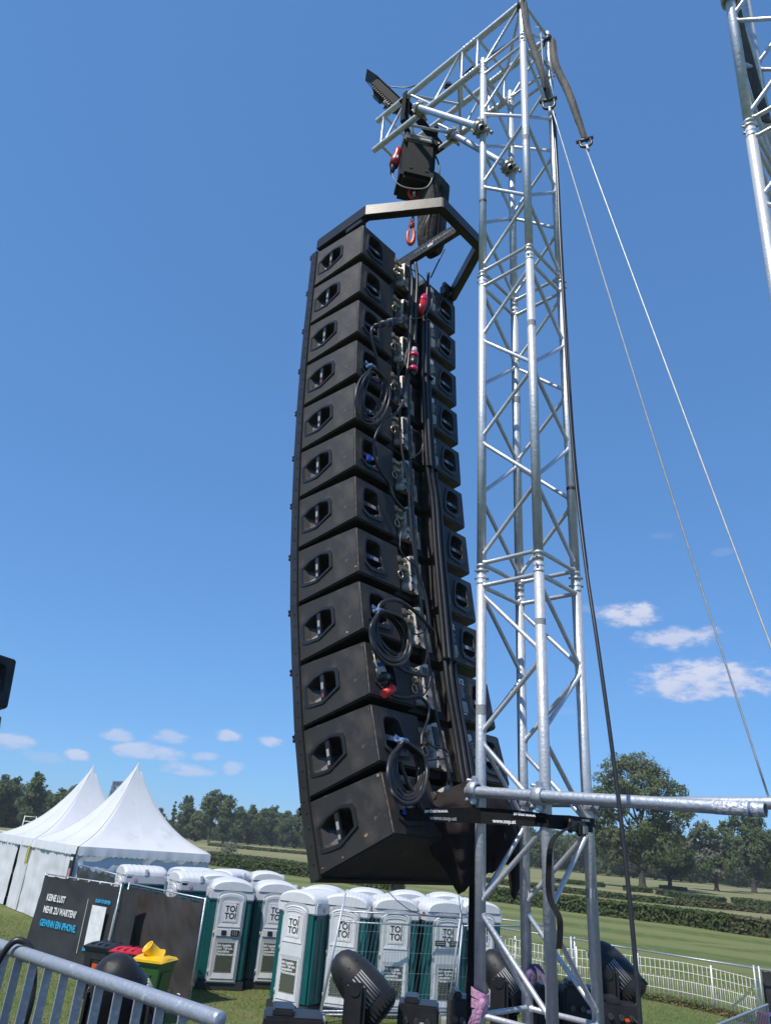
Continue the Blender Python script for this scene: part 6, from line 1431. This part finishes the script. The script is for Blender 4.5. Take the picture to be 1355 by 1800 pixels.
cab('multicore_cable', 'thick curved cable around the sixth speaker', [(709, 706, .07), (698, 724, .07), (680, 738, .06), (664, 757, .06), (657, 778, .05), (659, 806, .05), (670, 830, .045), (684, 850, .04), (693, 876, .04), (712, 898, .05)], .010)
cab('multicore_cable', 'long cable from the top connector down the centre of the stack', [(700, 640, .05), (702, 718, .06), (706, 790, .06), (717, 848, .06), (721, 907, .05), (727, 966, .05), (737, 1012, .05), (748, 1050, .05), (756, 1108, .04)], .009)
cab('multicore_cable', 'cable arching from the middle coil up over to the centre', [(663, 1078, .06), (668, 1063, .07), (682, 1055, .08), (702, 1057, .08), (722, 1069, .07), (742, 1088, .06), (760, 1108, .05)], .0105)
cab('multicore_cable', 'cable trailing below the middle coil to the rigging', [(676, 1140, .06), (690, 1160, .06), (707, 1177, .05), (728, 1185, .05), (749, 1188, .05)], .010)
cab('multicore_cable', 'cable from red-tagged connector sagging to the lowest coil', [(676, 1206, .05), (690, 1222, .05), (712, 1226, .05), (735, 1224, .05), (752, 1240, .05), (752, 1262, .04), (742, 1290, .04), (741, 1310, .04)], .009)
cab('multicore_cable', 'cable from the lowest coil toward the strap', [(703, 1340, .06), (716, 1372, .07), (732, 1402, .07), (744, 1424, .07)], .009)
cab('speaker_cable', 'thin cable from the horizontal connector over to the red plug', [(698, 563, .09), (716, 561, .09), (738, 558, .08), (753, 547, .07), (759, 527, .06), (752, 502, .05), (740, 485, .05), (715, 468, .05)], .0045)
cab('speaker_cable', 'thin cable crossing from the connector to the pink coupling', [(706, 568, .06), (719, 586, .06), (731, 605, .07), (735, 625, .06), (733, 650, .05)], .0045)
for i, (a, b, c, d, e) in enumerate([((716, 612), (710, 640), (695, 662), (680, 674), (662, 672)), ((702, 688), (690, 685), (680, 690), (678, 700), (684, 712)), ((718, 755), (735, 760), (743, 778), (738, 795), (722, 806)), ((716, 924), (706, 934), (703, 952), (706, 972), (732, 997)), ((738, 1085), (748, 1096), (747, 1108), (733, 1115), (716, 1107)), ((757, 1188), (752, 1210), (740, 1226), (730, 1228), (722, 1222)), ((748, 1300), (760, 1312), (783, 1318), (784, 1332), (752, 1336))]):
    cab('jumper_cable', 'short jumper cable at the rigging, ' + ['beside the third and fourth speakers', 'at the fourth speaker', 'making a ring at the sixth speaker', 'bowing out at the seventh speaker', 'at the ninth speaker', 'at the tenth speaker', 'at the eleventh speaker'][i], [(*q, .05) for q in (a, b, c, d, e)], .0045, group='short jumper cables')
# bundle of thick trunk cables running down the stack
spine = [(748, 565), (748, 650), (751, 720), (757, 818), (766, 880), (772, 966), (784, 1100), (794, 1203), (810, 1298), (822, 1372), (832, 1400)]
for k, dx in enumerate((-7, 0, 7)):
    cab('trunk_cable', ['left one of the three thick trunk cables down the stack', 'middle one of the three thick trunk cables down the stack', 'right one of the three thick trunk cables down the stack'][k], [(p[0] + dx * (.72 + .5 * (p[1] - 560) / 800) + (0 if k != 1 else .5), p[1], .05 + (.012 if k == 1 else 0)) for p in spine], .0135, n=10, group='thick trunk cables')
cab('trunk_cable', 'thick cable from load beam down to the pink coupling', [(730, 462, .06), (733, 489, .07), (732, 520, .07), (730, 552, .07), (729, 585, .06), (728, 605, .06)], .0135, n=10, group='thick trunk cables')
cab('trunk_cable', 'thick cable left of the pink coupling', [(718, 468, .05), (724, 489, .06), (723, 530, .06), (722, 560, .06), (720, 600, .05), (716, 650, .05), (706, 700, .05)], .0125, n=10, group='thick trunk cables')
cab('trunk_cable', 'cable along the third speaker down to the coil', [(753, 480, .05), (750, 520, .05), (748, 560, .05)], .011, n=8, group='thick trunk cables')
# cable ties on the bundle
m = MB()
for (px, py) in ((752, 662), (759, 823), (790, 1160)): m.bbox(on_rear(px, py, .06), (.10, .035, .018), R3, .006)
single(m, 'cable_ties', WEB, 'black ties holding the trunk cables together', 'cable ties')
def plug(label, pa, pb, segs, off=.07):
    a, b = on_rear(*pa, off), on_rear(*pb, off); L = (b - a).length; d = (b - a).normalized(); t = thing('cable_connector', label, 'connector', None, tuple(a))
    for (s, e, r0, r1, mt, nm) in segs: MB().rev(a + d * L * s, d, [(0, 0), (0, r0), (L * (e - s), r1), (L * (e - s), 0)], 16).obj(nm, mt, t)
    return t
plug('black multipin connector pointing right beside the third speaker', (658, 573), (697, 564), [(0, .3, .012, .018, BLKP, 'boot'), (.3, .62, .022, .022, DARKST, 'body'), (.62, .70, .027, .027, mat('blue_ring', (.04, .07, .12), .4), 'ring'), (.70, .95, .026, .026, BLKP, 'shell'), (.95, 1, .016, .012, DARKST, 'nose')], .10)
plug('red power plug with pink collar near the top of the stack', (746, 517), (737, 551), [(0, .22, .010, .022, PINK, 'tip'), (.22, .45, .034, .034, PINK, 'collar'), (.45, 1, .036, .028, RED, 'body')], .07)
plug('black coupling with two pink collars at the third and fourth speakers', (728, 612), (725, 660), [(0, .22, .018, .026, mat('clear_plug', (.5, .52, .6), .25), 'clear_plug'), (.22, .34, .032, .032, PINK, 'upper_collar'), (.34, .72, .028, .028, BLKP, 'body'), (.72, .86, .032, .032, PINK, 'lower_collar'), (.86, 1, .026, .012, BLKP, 'boot')], .08)
plug('long black connector with blue ring hanging at the tenth speaker', (656, 1128), (676, 1204), [(0, .2, .008, .014, BLKP, 'boot'), (.2, .42, .022, .022, DARKST, 'rear_shell'), (.42, .52, .027, .027, STEEL, 'clip'), (.52, .6, .025, .025, BLUE, 'blue_ring'), (.6, .74, .024, .026, GPRINT, 'print_band'), (.74, .9, .029, .029, BLKP, 'front_shell'), (.9, 1, .02, .015, BLKP, 'nose')], .07)
m = MB(); a = on_rear(675, 1220, .07); b = on_rear(690, 1210, .07); m.cyl(a, b, .020, .022, n=10); single(m, 'red_cap', REDP, 'red cap dangling under the blue ringed connector', 'cap')
m = MB(); m.tube(smooth_path([on_rear(657, 1150, .08), on_rear(661, 1168, .09), on_rear(668, 1186, .08)], 5), .0045, 6); single(m, 'clip_wire', mat('yellowish_metal', (.5, .46, .3), .4, .6), 'pale yellow bail wire on the hanging connector', 'wire')
m = MB(); m.bbox(on_rear(649, 806, .06), (.03, .03, .04), R3, .006); single(m, 'blue_connector', BLUE, 'small blue connector at the sixth speaker', 'connector')

# ------------------------------------------------------------------ black cloth bundled at the foot of the stack
def cloth_sheet(name, pts_grid, nu, nv, amp, seed, parent, sub=10):
    # pts_grid: rows of 3D control points, bilinear-smooth then crumpled
    rows = [smooth_path(r_, sub) for r_ in pts_grid]; cols = list(zip(*rows)); cols = [smooth_path(list(c), sub) for c in cols]
    W_, H_ = len(cols), len(cols[0]); vs = []
    for j in range(H_):
        for i in range(W_):
            p = cols[i][j]; q = p * 6.5
            ridge = 1 - abs(pnoise(V((q.x * .9 + seed, q.y * .9, q.z * .45)))) * 2.4; fine = pnoise(q * 2.6 + V((seed, 0, 0))); r2_ = 1 - abs(pnoise(q * 1.8 + V((seed * 2, 3, 0)))) * 2
            vs.append(p - CF * (amp * (ridge * .8 + r2_ * .35 + fine * .3)))
    m = MB(); m.add(vs, [(j * W_ + i, j * W_ + i + 1, (j + 1) * W_ + i + 1, (j + 1) * W_ + i) for j in range(H_ - 1) for i in range(W_ - 1)], True); return m.obj(name, CLOTH, parent)
t = thing('black_cloth', 'bundle of black cloth tied behind the lowest speaker', 'cloth', None, tuple(on_rear(803, 1560, .1)))
def cr(px, py, off): # point near the rear of the bottom box, pulled toward the viewer by off
    a = LP(11, 0, -DEP, -.17); n_ = V((.35, -.93, 0)).normalized(); return at_plane(px, py, a + n_ * off, n_)
cloth_sheet('cloth', [[cr(752, 1387, .02), cr(785, 1383, .06), cr(822, 1371, .10), cr(850, 1385, .04), cr(872, 1400, -.02), cr(884, 1398, -.05)],
                      [cr(746, 1430, .04), cr(782, 1432, .12), cr(820, 1430, .16), cr(852, 1430, .08), cr(880, 1432, .02), cr(898, 1425, -.05)],
                      [cr(748, 1468, .03), cr(785, 1476, .10), cr(822, 1478, .14), cr(856, 1476, .06), cr(886, 1472, .02), cr(908, 1462, -.04)],
                      [cr(762, 1500, .01), cr(790, 1515, .06), cr(822, 1518, .12), cr(856, 1515, .05), cr(884, 1505, .0), cr(908, 1500, -.04)],
                      [cr(783, 1530, .0), cr(800, 1545, .04), cr(824, 1540, .10), cr(845, 1530, .05), cr(868, 1520, .0), cr(890, 1512, -.04)],
                      [cr(800, 1558, .0), cr(804, 1564, .02), cr(812, 1558, .05), cr(826, 1545, .03), cr(848, 1532, .0), cr(862, 1524, -.03)]], 0, 0, .055, 1.7, t, 10)
cloth_sheet('cloth_tail', [[cr(888, 1440, -.05), cr(905, 1436, -.06), cr(918, 1430, -.08)], [cr(890, 1500, -.05), cr(908, 1500, -.05), cr(922, 1492, -.08)], [cr(893, 1545, -.06), cr(906, 1552, -.05), cr(918, 1540, -.08)], [cr(897, 1572, -.06), cr(903, 1578, -.05), cr(909, 1568, -.07)]], 0, 0, .02, 5.2, t, 8)
cloth_sheet('cloth_backing', [[cr(760, 1395, -.10), cr(820, 1380, -.12), cr(890, 1402, -.14)], [cr(765, 1450, -.10), cr(820, 1450, -.12), cr(905, 1445, -.14)], [cr(785, 1510, -.10), cr(830, 1520, -.12), cr(895, 1500, -.14)]], 0, 0, .01, 3.3, t, 8)

# ratchet strap with printed web address
def lp(k, z, o_=.031):
    c = (leg('F', z) + leg('B', z)) / 2; q = leg(k, z); return q + (q - c).normalized() * 0 + out * o_ if k in 'LF' else q + V((out.x * 0, out.y * 0, 0)) + (q - c).normalized() * o_
tS = thing('ratchet_strap', 'black ratchet strap with web address tying the stack to the tower', 'ratchet strap', None, tuple(leg('L', 3.50)))
h0 = on_rear(712, 1428, .02)
zu, zd = 3.525, 3.475
def hit_face(px, py): return at_plane(px, py, leg('L', 3.5) + out * .030, out)
s1 = [h0, hit_face(845, 1427), hit_face(900, 1431), hit_face(958, 1438)]; s2 = [h0 + V((0, 0, -.015)), hit_face(845, 1440), hit_face(900, 1443), hit_face(958, 1446)]
fr_o = (leg('F', 3.5) - (leg('F', 3.5) + leg('B', 3.5)) / 2).normalized(); no = hd # outward normal of the F-R face
nFR = V((PF.normalized().y, -PF.normalized().x, 0))
def hit_fr(px, py): return at_plane(px, py, leg('F', 3.5) + nFR * .030, nFR)
s1 += [leg('F', 3.5) * 1.0 + (nFR + out).normalized() * .032, hit_fr(1000, 1441), hit_fr(1041, 1446)]; s1[4].z = s1[3].z - .003
s2 += [leg('F', 3.5) * 1.0 + (nFR + out).normalized() * .032, hit_fr(1000, 1452), hit_fr(1041, 1456)]; s2[4].z = s2[3].z - .003
zup = V((0, 0, 1))
MB().ribbon(s1, zup, .036, .003).obj('upper_webbing', WEB, tS); MB().ribbon(s2, zup, .036, .003).obj('lower_webbing', WEB, tS)
m = MB(); m.ribbon([s1[-1], leg('R', 3.5) + (leg('R', 3.5) - leg('L', 3.5)).normalized() * .03 + V((0, 0, s1[-1].z - 3.5)), leg('B', 3.5) - out * .03 + V((0, 0, s1[-1].z - 3.5)), on_rear(850, 1425, -.1)], zup, .036, .003); m.obj('rear_webbing', WEB, tS)
def strap_text(p, d, txt, size, flip=False):
    d = d.normalized(); nrm_ = d.cross(zup).normalized()
    if nrm_.dot(EYE - p) < 0: nrm_ = -nrm_
    y_ = nrm_.cross(d).normalized()
    if flip: d = -d; y_ = -y_
    return text_mb(txt, size, frame_m(p + nrm_ * .0025, d, y_, nrm_), None, .0008, sx=1.15)
d1 = (s2[3] - s2[1]); y1 = (s1[3] - s1[1])
strap_text(s2[1].lerp(s2[3], .20) + V((0, 0, -.011)), d1, 'www.nxp.at', .022).obj('web_lettering', WPRINT, tS)
strap_text(s1[1].lerp(s1[3], .86) + V((0, 0, .010)), y1, 'www.nxp.at', .020, True).obj('web_lettering', WPRINT, tS)
strap_text(s2[0].lerp(s2[1], .32) + V((0, 0, -.010)), s2[1] - s2[0], 'www.nxp.at', .023).obj('web_lettering', GPRINT, tS)
strap_text(s1[0].lerp(s1[1], .55) + V((0, 0, .008)), s1[1] - s1[0], 'www.nxp.at', .020, True).obj('web_lettering', WPRINT, tS)
strap_text(s1[4].lerp(s1[6], .92) + V((0, 0, .010)), s1[6] - s1[4], 'www.nxp.at', .018, True).obj('web_lettering', GPRINT, tS)
rc = hit_fr(1002, 1452) + nFR * .02; dR = (s1[6] - s1[5]).normalized(); XR = Matrix(((dR.x, nFR.x, 0), (dR.y, nFR.y, 0), (dR.z, 0, 1)))
m = MB(); m.bbox(rc, (.10, .030, .045), XR, .006); m.bbox(rc + dR * .035 + V((0, 0, -.012)) + nFR * .015, (.055, .035, .055), XR, .008); m.cyl(rc - dR * .035 + V((0, 0, .028)), rc - dR * .035 - V((0, 0, .028)), .010, n=10); rt = m.obj('ratchet', BLKP, tS)
m = MB(); m.box(rc + dR * .035 + nFR * .034 + V((0, 0, -.012)), (.035, .004, .03), XR); m.obj('ratchet_window', GPRINT, rt)
tl_ = [rc + nFR * .02 - dR * .04, at_d(972, 1475, 3.02), at_d(964, 1530, 3.0), at_d(966, 1578, 3.0), at_d(982, 1612, 2.98), at_d(984, 1640, 2.98), at_d(982, 1668, 2.98)]
MB().ribbon(smooth_path(tl_, 6), CR + CU * .1, .021, .003).obj('loose_tail', WEB, tS)
m = MB(); m.bbox(h0, (.035, .008, .02), R3, .002); m.obj('hook', BLUE, tS)

# ------------------------------------------------------------------ moving head lights
def moving_head(label, c, axis, s=1.0, yaw=0, fins=True, up=True):
    # c = centre of head, axis = direction of its long axis (from lens to back)
    c = V(c); ax = V(axis).normalized(); t = thing('moving_head_light', label, 'stage light', 'moving head stage lights', (c.x, c.y, c.z - .52 * s)); L = .44 * s
    a = c - ax * L * .5
    prof = [(0, 0), (0.0, .085), (.02, .115), (.05, .128), (.12, .135), (.22, .132), (.30, .122), (.37, .104), (.415, .080), (.44, .045), (.45, 0)]
    MB().rev(a, ax, [(x * s, r_ * s) for x, r_ in prof], 32).obj('head', BLKF, t)
    sd = ax.cross(V((0, 0, 1))).normalized()
    if fins:
        m = MB()
        for j in range(30):
            an = 2 * math.pi * j / 30; e = sd * math.cos(an) + ax.cross(sd) * math.sin(an); m.bbox(a + ax * .045 * s + e * .126 * s, (.012 * s, .012 * s, .05 * s), (ax.to_track_quat('Z', 'Y').to_matrix()), .003)
        m.obj('rear_ridge', BLKF, t)
        for sg in (-1, 1):
            m = MB()
            for j in range(7):
                e = (sd * sg + ax.cross(sd) * (-.75 + .16 * j)).normalized(); p0 = a + ax * (.10) * s + e * .137 * s; p1 = a + ax * .27 * s + e * .133 * s; m.tube([p0, p1], .0045 * s, 5)
            m.obj('cooling_slot', GPRINT, t)
        m = MB()
        for j in range(10):
            an = 2 * math.pi * j / 10 + .3; e = sd * math.cos(an) + ax.cross(sd) * math.sin(an)
            for q in (.15, .33): m.cyl(a + ax * q * s + e * .110 * s, a + ax * q * s + e * (.137 if q < .2 else .119) * s, .005 * s, n=6)
        m.obj('screw', BLKM, t)['kind'] = 'stuff'
    MB().rev(a - ax * .001, -ax, [(0, .08 * s), (.004, .078 * s), (.008, .0)], 24).obj('lens', GLASSM, t)
    yaxis = sd
    for sg in (-1, 1):
        p = c + sd * sg * .165 * s; m = MB(); X = Matrix(((sd.x, -sd.y, 0), (sd.y, sd.x, 0), (0, 0, 1)))
        m.bbox(p + V((0, 0, -.145 * s)), (.055 * s, .135 * s, .36 * s), X, .022 * s); m.obj('yoke_arm', BLKF, t)
        MB().cyl(p + sd * sg * .025 * s, p + sd * sg * .034 * s, .035 * s, n=14).obj('tilt_hub', BLKP, t)
    X = Matrix(((sd.x, -sd.y, 0), (sd.y, sd.x, 0), (0, 0, 1)))
    MB().bbox(c + V((0, 0, -.345 * s)), (.39 * s, .16 * s, .07 * s), X, .02 * s).obj('yoke_base', BLKF, t)
    MB().cyl(c + V((0, 0, -.40 * s)), c + V((0, 0, -.37 * s)), .09 * s, n=20).obj('pan_bearing', BLKP, t)
    b = MB(); b.bbox(c + V((0, 0, -.46 * s)), (.34 * s, .30 * s, .12 * s), X, .02 * s); b.obj('base', BLKF, t)
    m = MB(); m.bbox(c + V((0, 0, -.45 * s)) + X @ V((0, -.155 * s, 0)), (.16 * s, .01, .04 * s), X, .003); m.obj('display', GLASSM, t)
    return t
hA, hB = at_d(597, 1688, 5.35), at_d(670, 1775, 5.35)
moving_head('moving head light in the centre foreground, tilted back left', at_d(634, 1731, 5.4), hB - hA if False else (at_d(597, 1688, 5.4) - at_d(670, 1775, 5.35)), 1.0)
moving_head('moving head light behind the near barrier at bottom left', at_d(217, 1756, 3.8), V((-.25, -.55, .62)), .90)
moving_head('moving head light between the tower legs', at_d(886, 1722, 6.6), at_d(858, 1686, 6.6) - at_d(912, 1762, 6.55), 1.0)
moving_head('moving head light right of the tower', at_d(1080, 1708, 6.5), at_d(1052, 1672, 6.5) - at_d(1108, 1740, 6.45), .98)
# black power/connector boxes of further fixtures along the bottom edge
def pbox(label, c, w_, d_, h_, yaw, orange=False):
    t = thing('fixture_base', label, 'fixture base', 'black fixture bases along the stage edge', (c.x, c.y, c.z - h_ / 2)); X = Matrix.Rotation(yaw, 3, 'Z')
    MB().bbox(c, (w_, d_, h_), X, .012).obj('case', BLKF, t)
    MB().bbox(c + X @ V((-w_ * .18, 0, h_ * .5 + .015)), (w_ * .36, d_ * .8, .04), X, .01).obj('raised_block', BLKP, t)
    m = MB()
    for k in range(3): m.cyl(c + X @ V((-w_ * .3 + k * w_ * .27, -d_ * .5, .0)), c + X @ V((-w_ * .3 + k * w_ * .27, -d_ * .5 - .025, 0)), .018, n=12)
    m.obj('socket', DARKST, t)
    m = MB(); p = c + X @ V((w_ * .25, -d_ * .5 - .02, 0)); m.tube(smooth_path([p, p + V((.03, -.05, -.03)), p + V((.05, -.03, -.12)), p + V((.06, 0, -.3))], 5), .008, 6); m.obj('power_lead', CABLE, t)
    m = MB(); p = c + X @ V((w_ * .1, -d_ * .5 - .03, -.01)); m.bbox(p, (.03, .03, .018), X, .004); m.obj('connector_latch', ORANGE if orange else GPRINT, t)
    return t
pbox('low black fixture base left of the centre moving head', at_d(514, 1806, 5.0), .34, .26, .14, .1)
pbox('black fixture base right of the centre moving head', at_d(735, 1788, 5.6), .26, .24, .17, -.1)
pbox('black fixture base beside the left tower leg', at_d(808, 1785, 5.7), .15, .24, .22, 0)
pbox('black fixture base seen between back and front tower legs', at_d(962, 1770, 6.3), .22, .2, .22, .1)
pbox('black fixture base seen between front and right tower legs', at_d(1018, 1768, 6.2), .26, .2, .24, 0)
pbox('black fixture base with orange latch under the right moving head', at_d(1086, 1782, 6.2), .26, .24, .13, -.1, True)
# low black riser that carries the row of lights (below the picture)
m = MB()
for c, w_ in ((at_d(222, 1748, 3.75), .5), (at_d(634, 1731, 5.4), .5), (at_d(735, 1788, 5.6), .5), (at_d(808, 1785, 5.7), .3), (at_d(886, 1722, 6.6), .45), (at_d(962, 1770, 6.3), .3), (at_d(1018, 1768, 6.2), .35), (at_d(1080, 1708, 6.5), .5), (at_d(514, 1806, 5.0), .4)):
    pass
rs = [('riser under the moving head at bottom left', at_d(222, 1748, 3.75), .52), ('riser under the centre moving head', at_d(634, 1731, 5.4), .56), ('riser between the tower legs', at_d(886, 1722, 6.6), .56), ('riser under the right moving head', at_d(1080, 1708, 6.5), .51)]
for lab, c, dz in rs:
    m = MB(); top = c.z - dz - .02; m.bbox(V((c.x, c.y, (1.75 + top) / 2)), (.40, .40, top - 1.75), None, .01); single(m, 'flight_case', BLKP, 'black ' + lab, 'flight case', 'black risers under the lights')

# ------------------------------------------------------------------ thin summer haze over the meadow
hm = bpy.data.materials.new('haze'); hm.use_nodes = True; ht = hm.node_tree; ht.nodes.clear()
ho = N(ht, 'ShaderNodeOutputMaterial'); hv = N(ht, 'ShaderNodeVolumePrincipled'); hv.inputs['Color'].default_value = (.82, .90, 1, 1); hv.inputs['Density'].default_value = 0.0003
ht.links.new(hv.outputs[0], ho.inputs['Volume'])
m = MB(); m.box((0, 1480, 12), (5200, 3400, 26)); o = m.obj('haze', hm); tag(o, kind='stuff')

# ------------------------------------------------------------------ tidy up
for o in list(bpy.data.objects):
    if '_w' in o: del o['_w']
